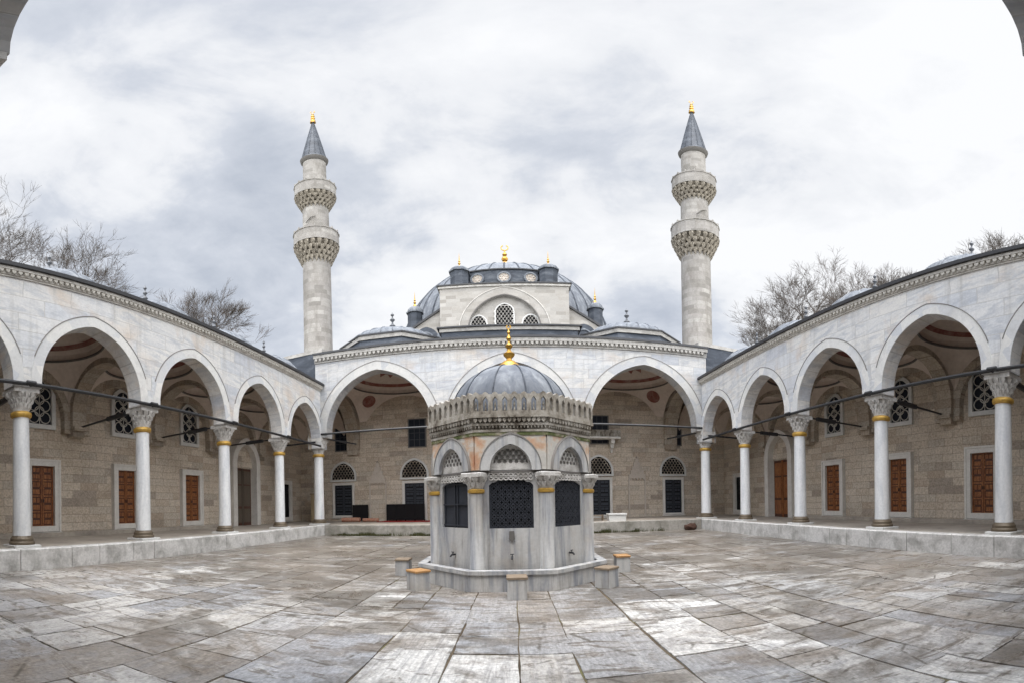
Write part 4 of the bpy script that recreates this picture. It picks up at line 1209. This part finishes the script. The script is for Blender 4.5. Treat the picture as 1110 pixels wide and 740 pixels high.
minaret(-15.35, 33.3, 'left stone minaret with two carved galleries and a grey conical cap', 0, .945)
minaret(14.72, 32.9, 'right stone minaret with two carved galleries and a grey conical cap', -.4, .97)

# ================================================================== fountain
FC = (0.0, 10.7)
def octo(a, ph=0):      # octagon with apothem a, one face towards the camera (-Y)
    R = a / math.cos(PI / 8)
    return [(R * math.cos(PI / 8 + i * PI / 4), R * math.sin(PI / 8 + i * PI / 4)) for i in range(8)]
def face_mats():
    # face i: outward direction angle -90 + 45 i ; local frame u (right as seen from outside), -y outwards
    return [Matrix.Rotation(PI / 4 * i, 4, 'Z') for i in range(8)]
def fountain():
    t = empty('fountain', (FC[0], FC[1], G)); tag(t, 'eight-sided marble ablution fountain with lead dome and pierced parapet in mid courtyard', 'fountain')
    Z = -G    # local z = world z + .12
    a = 1.725; hw = a * math.tan(PI / 8)
    FM = face_mats()
    # core
    c = MB(); c.frustum(octo(a - .14), 0, 3.05 + Z, 1); c.build('core', 'dark', t)
    # wall faces with window openings and arched tympana
    w = MB()
    for i, Mx in enumerate(FM):
        s0 = len(w.v)
        ow = .45
        z0, z1 = 1.115 + Z, 2.0 + Z
        w.m = 0
        # lower slab, side strips, head
        w.box(-hw, hw, -a, -a + .13, 0, z0)
        w.box(-hw, -ow, -a, -a + .13, z0, 2.3 + Z); w.box(ow, hw, -a, -a + .13, z0, 2.3 + Z)
        # scalloped head over the window
        n = 14; pts = []
        for k in range(n + 1):
            u = -ow + 2 * ow * k / n; s_ = abs(u) / ow
            zz = z1 + .09 - .10 * s_ ** 3 + .018 * math.sin(k * PI) + (.022 if k % 2 else 0)
            pts.append((u, zz))
        w.poly_ext(pts + [(ow, 2.3 + Z), (-ow, 2.3 + Z)], 'x', -a, -a + .13)
        w.xform(Mx, s0)
    w.build('wall_slab', 'fmarble', t)
    # upper arcade band: stained stone with recessed arches
    u_ = MB(); s1 = MB(); ar = MB()
    for i, Mx in enumerate(FM):
        s0 = len(u_.v); arch_wall(u_, -hw, hw, [(0, .43, 2.3 + Z, 2.83 + Z)], 2.3 + Z, 3.05 + Z, -a - .05, -a + .1, 'x'); u_.xform(Mx, s0)
        s0 = len(ar.v)
        ar.m = 0; band(ar, 0, .42, 2.29 + Z, 2.82 + Z, .19, -a - .10, -a - .02, 'x', e=.5); ar.m = 1; band(ar, 0, .42, 2.3 + Z, 2.82 + Z, .016, -a - .112, -a - .03, 'x', .192, e=.5)
        ar.xform(Mx, s0)
        s0 = len(s1.v); s1.box(-hw, hw, -a - .035, -a + .02, 2.245 + Z, 2.285 + Z); s1.xform(Mx, s0)
    u_.build('arch_band', 'stained', t); ar.build('archivolt', ['fmarble', 'line'], t)
    s1.build('slate_band', 'groove', t)
    # carved tympanum + openwork strip, grilles, taps per face
    for i, Mx in enumerate(FM):
        m = MB(); m.m = 0; m.poly_ext(arch_pts(0, .43, 2.42 + Z, 2.80 + Z, 8), 'x', -a + .02, -a + .06); m.m = 1; m.box(-.43, .43, -a + .0, -a + .06, 2.29 + Z, 2.43 + Z)
        m.m = 1
        q = .058; z = 2.47 + Z; k = 0
        while z < 2.77 + Z:
            x = -q * 6 + (q if k % 2 else 0)
            while x < .40:
                if (x / .39) ** 2 + ((z - 2.43 - Z) / .35) ** 2 < 1: m.ring((x, -a + .012, z), q * .95, .013, ((1, 0, 0), (0, 0, 1)), 8)
                x += 2 * q
            z += q * 1.5; k += 1
        band(m, 0, .35, 2.43 + Z, 2.73 + Z, .07, -a - .005, -a + .05, 'x')
        m.xform(Mx); m.build('carved_tympanum', ['groove', 'carved'], t)
        m = MB(); m.m = 0
        m.box(-.44, .44, -a - .006, -a - .001, 2.075 + Z + .03, 2.225 + Z); m.m = 1
        for k in range(9):
            for zz in (2.145, 2.20):
                m.ring((-.40 + k * .1, -a - .016, zz + Z - .005), .045, .012, ((1, 0, 0), (0, 0, 1)), 8)
        m.xform(Mx); m.build('pierced_strip', ['groove', 'carved'], t)
        g = MB()
        if i == 7:     # the face on the left is closed with plain dark shutters
            g.box(-.45, -.01, -a + .07, -a + .1, 1.115 + Z, 2.09 + Z); g.box(.01, .45, -a + .07, -a + .1, 1.115 + Z, 2.09 + Z)
            for x in (-.43, -.06, .03, .40): g.box(x, x + .03, -a + .04, -a + .07, 1.115 + Z, 2.09 + Z)
            for z in (1.15, 1.6, 2.03): g.box(-.45, .45, -a + .035, -a + .069, z + Z, z + .03 + Z)
            g.xform(Mx); tag(g.build('window_grille', 'grille', t), 'plain dark panelled grille')
        else:
            q = .078; k = 0; z = 1.14 + Z
            while z < 2.09 + Z:
                x = -.43 + (q if k % 2 else 0)
                while x < .44:
                    g.ring((x, -a + .045, z), q * .98, .011, ((1, 0, 0), (0, 0, 1)), 8)
                    if k % 3 == 0: g.ring((x, -a + .045, z), q * .4, .012, ((1, 0, 0), (0, 0, 1)), 6)
                    x += 2 * q
                z += q * .92; k += 1
            g.box(-.45, .45, -a + .02, -a + .06, 1.10 + Z, 1.13 + Z); g.box(-.45, -.425, -a + .02, -a + .06, 1.13 + Z, 2.05 + Z); g.box(.425, .45, -a + .02, -a + .06, 1.13 + Z, 2.05 + Z)
            g.xform(Mx); g.build('window_grille', 'grille', t)
        tp = MB()
        tp.tube([(0, -a, .66), (0, -a - .1, .66), (0, -a - .14, .62)], [.022, .022, .018], 8); tp.tube([(0, -a - .07, .66), (0, -a - .07, .71)], .012, 6); tp.tube([(-.04, -a - .07, .715), (.04, -a - .07, .715)], .011, 6)
        tp.lathe([(.045, .0), (.045, .008)], 10); tp.xform(Mx); tp.build('tap', 'iron', t)
        if i in (0,):
            bz = MB(); bz.m = 0; bz.poly_ext([(-.05, 1.18), (.05, 1.18), (.06, 1.02), (0, .95), (-.06, 1.02)], 'x', -a - .03, -a - .001); bz.xform(Mx); bz.build('carved_boss', 'groove', t)
    # corner colonnettes
    R = a / math.cos(PI / 8)
    for i in range(8):
        ang = PI / 8 + i * PI / 4; x, y = (R - .02) * math.cos(ang), (R - .02) * math.sin(ang)
        k = MB(); k.lathe([(.19, 0), (.19, .22), (.155, .28), (.148, 1.82 + Z)], 18); ko = k.build('colonnette', 'fmarble', t, 'auto', loc=(x, y, 0))
        g = MB(); g.lathe([(.15, 1.83 + Z), (.175, 1.85 + Z), (.175, 1.9 + Z), (.15, 1.92 + Z)], 18); g.build('collar', 'gold_paint', ko, 'auto')
        c = MB(); c.lathe([(.14, 1.92 + Z), (.16, 2.02 + Z), (.21, 2.16 + Z)], 8, ph=ang + PI / 8)
        stalactites(c, [(.19, 2.06 + Z, 1.94 + Z, .14), (.235, 2.17 + Z, 2.03 + Z, .17)], 10)
        s0 = len(c.v); c.bevbox(-.23, .23, -.23, .23, 2.16 + Z, 2.243 + Z, .015); c.xform(Matrix.Rotation(ang, 4, 'Z'), s0); c.build('capital', 'carved', ko)
    # mouldings under the parapet
    m = MB()
    for (aa, z0, z1, mi) in ((1.79, 3.0, 3.07, 0), (1.80, 3.071, 3.12, 1), (1.77, 3.121, 3.2, 1), (1.83, 3.201, 3.25, 1), (1.80, 3.251, 3.36, 1), (1.88, 3.361, 3.43, 1)):
        m.m = mi; m.frustum(octo(aa), z0 + Z, z1 + Z, 1.0)
    mo = m.build('moulding', ['mossy', 'parapet'], t)
    d = MB()
    for Mx in FM:
        s0 = len(d.v); aa = 1.80; h2 = aa * math.tan(PI / 8); x = -h2 + .02
        while x < h2 - .07:
            d.poly_ext([(x, 3.36 + Z), (x + .075, 3.36 + Z), (x + .075, 3.30 + Z), (x + .037, 3.255 + Z), (x, 3.30 + Z)], 'x', -aa - .06, -aa); x += .097
        x = -h2 + .03
        while x < h2 - .05: d.poly_ext([(x, 3.2 + Z), (x + .05, 3.2 + Z), (x + .025, 3.135 + Z)], 'x', -aa - .02, -aa + .05); x += .07
        d.xform(Mx, s0)
    d.build('dentil_course', 'parapet', mo)
    # pierced parapet
    ap = 1.86
    for Mx in FM:
        p = MB(); h2 = ap * math.tan(PI / 8); N = 8; w_ = 2 * h2 / N
        zb_, zt_ = 3.43 + Z, 3.86 + Z
        p.box(-h2, h2, -ap, -ap + .10, zb_, zb_ + .07)
        for k in range(N + 1):
            x = -h2 + k * w_
            L, Rr = max(-h2, x - w_ * .24), min(h2, x + w_ * .24)
            Lt, Rt = max(-h2, x - w_ * .5), min(h2, x + w_ * .5)
            p.poly_ext([(L, zb_ + .07), (Rr, zb_ + .07), (Rr, zb_ + .30), (Rt, zb_ + .37), (Rt - (0 if k == N else .01), zt_ - .04), (min(h2, x + w_ * .3), zt_ - .01), (max(-h2, x - w_ * .3), zt_ - .01), (Lt + (0 if k == 0 else .01), zt_ - .04), (Lt, zb_ + .37), (L, zb_ + .30)], 'x', -ap, -ap + .10)
        for k in range(N):
            x = -h2 + (k + .5) * w_
            p.poly_ext([(x - w_ * .22, zt_ - .05), (x + w_ * .22, zt_ - .05), (x + w_ * .28, zt_ + .01), (x, zt_ + .045), (x - w_ * .28, zt_ + .01)], 'x', -ap + .005, -ap + .095)
            p.lathe([(.0, zb_ + .07), (w_ * .13, zb_ + .09), (w_ * .05, zb_ + .15), (w_ * .12, zb_ + .2), (w_ * .04, zb_ + .26), (0, zb_ + .3)], 6, (x, -ap + .05))
        p.xform(Mx); p.build('parapet_panel', 'parapet', t)
    rf = MB(); rf.frustum(octo(1.74), 3.38 + Z, 3.52 + Z, .8); rf.build('flat_roof', 'lead_dark', t)
    # dome
    d = MB(); r, z0, h = 1.40, 3.72 + Z, 1.28
    pr = [(r * math.cos(a_), z0 + h * math.sin(a_)) for a_ in [i / 14 * PI / 2 for i in range(14)]] + [(.02, z0 + h)]
    d.lathe([(r, 3.45 + Z)] + pr, 48); do = d.build('dome', 'lead', t, True)
    s = MB()
    for i in range(12):
        a_ = 2 * PI * (i + .5) / 12; s.tube([(q * 1.006 * math.cos(a_), q * 1.006 * math.sin(a_), z + .004) for q, z in pr[:-1]], .017, 5, False)
    s.build('dome_rib', 'lead_dark', do)
    f = MB(); zf = 4.98 + Z
    f.lathe([(.27, zf - .03), (.25, zf + .06), (.15, zf + .17), (.07, zf + .21), (.06, zf + .25), (.13, zf + .33), (.14, zf + .38), (.06, zf + .45), (.04, zf + .5), (.085, zf + .57), (.09, zf + .6), (.035, zf + .67),
             (.03, zf + .72), (.065, zf + .79), (.03, zf + .86), (.022, zf + .9), (.045, zf + .95), (.02, zf + 1.0), (.012, zf + 1.06)], 16)
    f.ring((0, 0, zf + 1.11), .05, .012, ((1, 0, 0), (0, 0, 1)), 14, False, -PI * 1.35, PI * .35)
    f.build('finial', 'gold', do, 'auto')
    # trough
    at = 2.09; b = MB()
    for Mx in FM:
        s0 = len(b.v); h2 = at * math.tan(PI / 8); h1 = (at - .13) * math.tan(PI / 8)
        for (zA, zB, e) in ((0, .34, 0), (.341, .42, .03)):
            A = at + e; B_ = at - .13 - e
            hA, hB = A * math.tan(PI / 8), B_ * math.tan(PI / 8)
            q = [(-hA, -A), (hA, -A), (hB, -B_), (-hB, -B_)]
            b.add([(x, y, zA) for x, y in q] + [(x, y, zB) for x, y in q], [(0, 3, 2, 1), (4, 5, 6, 7), (0, 1, 5, 4), (2, 3, 7, 6), (1, 2, 6, 5), (3, 0, 4, 7)])
        b.xform(Mx, s0)
    b.build('trough', 'fmarble', t)
    b = MB(); b.frustum(octo(at - .1), .0, .1, 1); b.build('trough_floor', 'groove', t)
    return t
fountain()

# marble stools round the fountain
st_labels = {0: ('marble block stool with a weathered plank at the front of the fountain trough', 'oldwood'),
             1: ('marble block stool with a dull plank at the right front corner of the trough', 'oldwood'),
             2: ('marble block stool with an orange plank on the right side of the fountain', 'oak'),
             7: ('marble block stool with an orange plank at the left front corner of the trough', 'oak'),
             6: ('marble block stool with a dark plank on the left side of the fountain', 'oldwood'),
             3: ('marble block stool hidden behind the right rear of the fountain', 'oldwood'),
             5: ('marble block stool hidden behind the left rear of the fountain', 'oldwood')}
blk_me = None
for i in (0, 1, 7, 2, 6):
    a = -PI / 2 + i * PI / 4 + (.03 if i == 0 else 0)
    R_ = 2.68
    e_ = empty('stool', (FC[0] + R_ * math.cos(a), FC[1] + R_ * math.sin(a), G), a + PI / 2)
    lab, mt = st_labels[i]
    tag(e_, lab, 'stool', 'stone stools around the fountain')
    m = MB(); m.frustum([(-.175, -.175), (.175, -.175), (.175, .175), (-.175, .175)], 0, .37, .96); m.build('block', 'fmarble', e_)
    m = MB(); m.bevbox(-.19, .19, -.18, .18, .372, .42, .012); m.build('seat', mt, e_)

# ================================================================== things on the porch
m = MB(); m.box(-9.4, -4.6, 29.6, 31.9, PF + .004, PF + .03); tag(m.build('carpet', 'carpet'), 'flat red carpet laid on the porch floor left of the fountain', 'carpet')
for k, (x0, x1, y, r, lab) in enumerate(((-12.3, -10.9, 30.4, .16, 'short rolled-up rug lying left of the red carpet'), (-10.7, -9.5, 30.5, .13, 'thin rolled-up rug touching the red carpet'))):
    m = MB(); m.tube([(x0, y, PF + r + .01), (x1, y, PF + r + .01)], r, 14)
    for q in range(3): m.ring((x0 - .004, y, PF + r + .01), r * (.25 + q * .25), .008, ((0, 1, 0), (0, 0, 1)), 12)
    tag(m.build('rolled_rug', 'rolled'), lab, 'rug', 'rugs rolled up on the porch')
for x0, x1, lab in ((-12.0, -10.75, 'low black board screen at the far left under the porch'), (-9.3, -6.4, 'long low black board screen standing behind the red carpet')):
    s = empty('screen', ((x0 + x1) / 2, YB - .35, PF)); tag(s, lab, 'screen', 'black screens under the porch'); L = x1 - x0
    m = MB(); m.box(-L / 2, L / 2, -.02, .02, .08, 1.2); m.build('panel', 'black_board', s)
    m = MB()
    for q in range(int(L / .7) + 1):
        xx = -L / 2 + .03 + q * (L - .06) / int(L / .7); m.box(xx - .03, xx + .03, -.05, .05, 0, 1.24)
    m.box(-L / 2, L / 2, -.04, .04, 1.2, 1.25); m.build('screen_frame', 'black_board', s)
s = empty('cabinet', (-14.5, 30.9, PF)); tag(s, 'tall narrow tan wooden cabinet behind the left corner column', 'cabinet')
m = MB(); m.box(-.45, .45, -.3, .3, .08, 2.1); m.build('body', 'cabinet', s)
m = MB(); m.box(-.5, .5, -.34, .34, 2.1, 2.18); m.box(-.46, .46, -.31, .31, 0, .079); m.build('cornice', 'oldwood', s)
m = MB(); m.box(-.41, -.01, -.325, -.301, .16, 2.02); m.box(.01, .41, -.325, -.301, .16, 2.02); m.build('door', 'cabinet', s)
m = MB(); m.box(-.03, -.015, -.35, -.326, 1.0, 1.15); m.build('handle', 'iron', s)
s = empty('shoe_rack', (4.5, 27.3, PF)); tag(s, 'low brown wooden shoe rack beside the white stone block', 'shoe rack')
m = MB(); m.box(-1.1, 1.1, -.2, .2, .28, .33); m.box(-1.1, 1.1, -.2, .2, .12, .15); m.build('shelf', 'oldwood', s)
for x in (-1.08, 0, 1.08):
    m = MB(); m.box(x - .03, x + .03, -.2, .2, 0, .36); m.build('side_panel', 'oldwood', s)
s = empty('stone_block', (6.15, 25.9, PF)); tag(s, 'white cut stone block on the porch edge right of the fountain', 'stone block')
m = MB(); m.bevbox(-.52, .52, -.3, .3, 0, .36, .02); m.build('body', 'trim', s)
m = MB(); m.bevbox(-.56, .56, -.34, .34, .36, .46, .02); m.build('top_slab', 'trim', s)
# brown lump standing for an unidentified patch by the right corner column
rs = random.Random(5)
for k, (x, y, sc, lab) in enumerate(((10.45, 24.68, .27, 'reddish brown lump resting against the kerb near the right corner column'),)):
    bm = bmesh.new(); bmesh.ops.create_icosphere(bm, subdivisions=4, radius=1)
    for v in bm.verts:
        d = mnoise.noise(v.co * 1.8) * .35 + mnoise.noise(v.co * 5) * .1
        v.co *= 1 + d; v.co.z = max(v.co.z * .85, -.7)
    for v in bm.verts: v.co = Vector((v.co.x * sc * 1.5, v.co.y * sc * .8, (v.co.z + .7) * sc * .95))
    me = bpy.data.meshes.new('lump'); bm.to_mesh(me); bm.free(); me.polygons.foreach_set('use_smooth', [True] * len(me.polygons))
    me.materials.append(plain('brown_lump', (.085, .05, .038), .95, .4, 4, .6, spec=.1))
    o = bpy.data.objects.new('lump', me); COL.objects.link(o); o.location = (x, y, G); tag(o, lab, 'lump')

# moss and weeds along the foot of the far kerb
def weeds():
    m = MB(); r = random.Random(9)
    for k in range(9000):
        x = r.uniform(-10.8, 8.8); y = 24.96 - abs(r.gauss(0, .16))
        if mnoise.noise(Vector((x * .7, 3.1, 0))) < -.12 and r.random() < .85: continue
        if x > 3.6 and mnoise.noise(Vector((x * 1.1, 9.1, 0))) < .05 and r.random() < .8: continue
        h = r.uniform(.05, .20) * (1.4 if mnoise.noise(Vector((x, 0, 0))) > 0 else .8); a = r.uniform(0, PI); w_ = r.uniform(.008, .02)
        dx, dy = math.cos(a) * w_, math.sin(a) * w_; lx, ly = r.uniform(-.06, .06), r.uniform(-.06, .0)
        m.add([(x - dx, y - dy, G), (x + dx, y + dy, G), (x + lx, y + ly, G + h)], [(0, 1, 2)])
    tag(m.build('weeds', 'moss', fixn=False), 'mossy weeds growing along the foot of the porch kerb', 'weeds', kind='stuff')
weeds()

# ================================================================== bare trees outside the walls
def tree(x, y, H, cr_, seed, label, levels=6):
    spread = .8; lean = 0
    t = empty('bare_tree', (x, y, -.75)); tag(t, label, 'tree', 'leafless trees beyond the arcades')
    r = random.Random(seed)
    tr, cr = MB(), MB()
    def branch(p, d, L, rad, lev, mbx):
        rad = max(rad, .011)
        n = 5 if lev > 1 else 3
        pts = [p]; rads = [rad]; cur = p; dd = d
        for i in range(n):
            dd = (dd + Vector((r.gauss(0, .2), r.gauss(0, .2), r.gauss(.02, .13)))).normalized()
            cur = cur + dd * L / n; pts.append(cur); rads.append(rad * (1 - .5 * (i + 1) / n))
        mbx.tube(pts, rads, 6 if lev > 4 else (4 if lev > 2 else 3), False)
        if lev == 0: return
        k = r.choice((2, 3, 3)) if lev > 1 else 4
        if lev == 1: L = max(L, .9)
        for j in range(k):
            tpos = 1.0 if j == 0 else r.uniform(.35, .98)
            idx = min(n, max(1, int(round(tpos * n))))
            ax = Vector((r.gauss(0, 1), r.gauss(0, 1), r.gauss(0, .6))).normalized()
            nd = (dd + ax * r.uniform(.35, .8) * (1 if j else .5) + Vector((0, 0, .12))).normalized()
            branch(pts[idx], nd, L * r.uniform(.68, .86), rads[idx] * (.8 if j == 0 else .62), lev - 1, cr)
    base = Vector((0, 0, 0)); L0 = cr_ / 2.3; Lt = H - cr_ * 1.25
    pts = [base + Vector((lean * q * q * .5, 0, Lt * q)) for q in (0, .33, .66, 1)]
    tr.tube(pts, [cr_ * .055, cr_ * .046, cr_ * .04, cr_ * .036], 10)
    for j in range(7):
        a = 2 * PI * j / 7 + r.uniform(-.4, .4)
        d = Vector((math.cos(a) * spread + lean * .2, math.sin(a) * spread, r.uniform(.15, 1.3))).normalized()
        branch(pts[-1] - Vector((0, 0, r.uniform(0, cr_ * .45))), d, L0 * r.uniform(.85, 1.15), cr_ * .028, levels, cr)
    tr.build('trunk', 'bark', t, True); cr.build('crown', 'bark', t, False, fixn=False)
TREES = [(-31.5, 12.6, 30.5, 7.4, 1, 'tallest bare tree, at the left edge above the arcade roof'),
         (-30, 20.4, 26.5, 6.5, 2, 'wide bare tree behind the left arcade, just right of the tallest tree'),
         (-27, 32.6, 25.0, 5.2, 3, 'small bare tree over the left arcade nearest the left minaret'),
         (27, 40.5, 26.0, 5.4, 4, 'pale bare tree over the right arcade nearest the right minaret'),
         (27, 34.5, 27.4, 5.4, 8, 'dense bare tree above the right arcade, second from the right minaret'),
         (28, 24.6, 24.6, 5.0, 6, 'low bare tree behind the domes of the right arcade'),
         (30, 15.0, 24.8, 5.2, 7, 'bare tree at the right edge above the arcade roof')]
for (x, y, H, cr_, sd_, lab) in TREES: tree(x, y, H, cr_, sd_, lab)
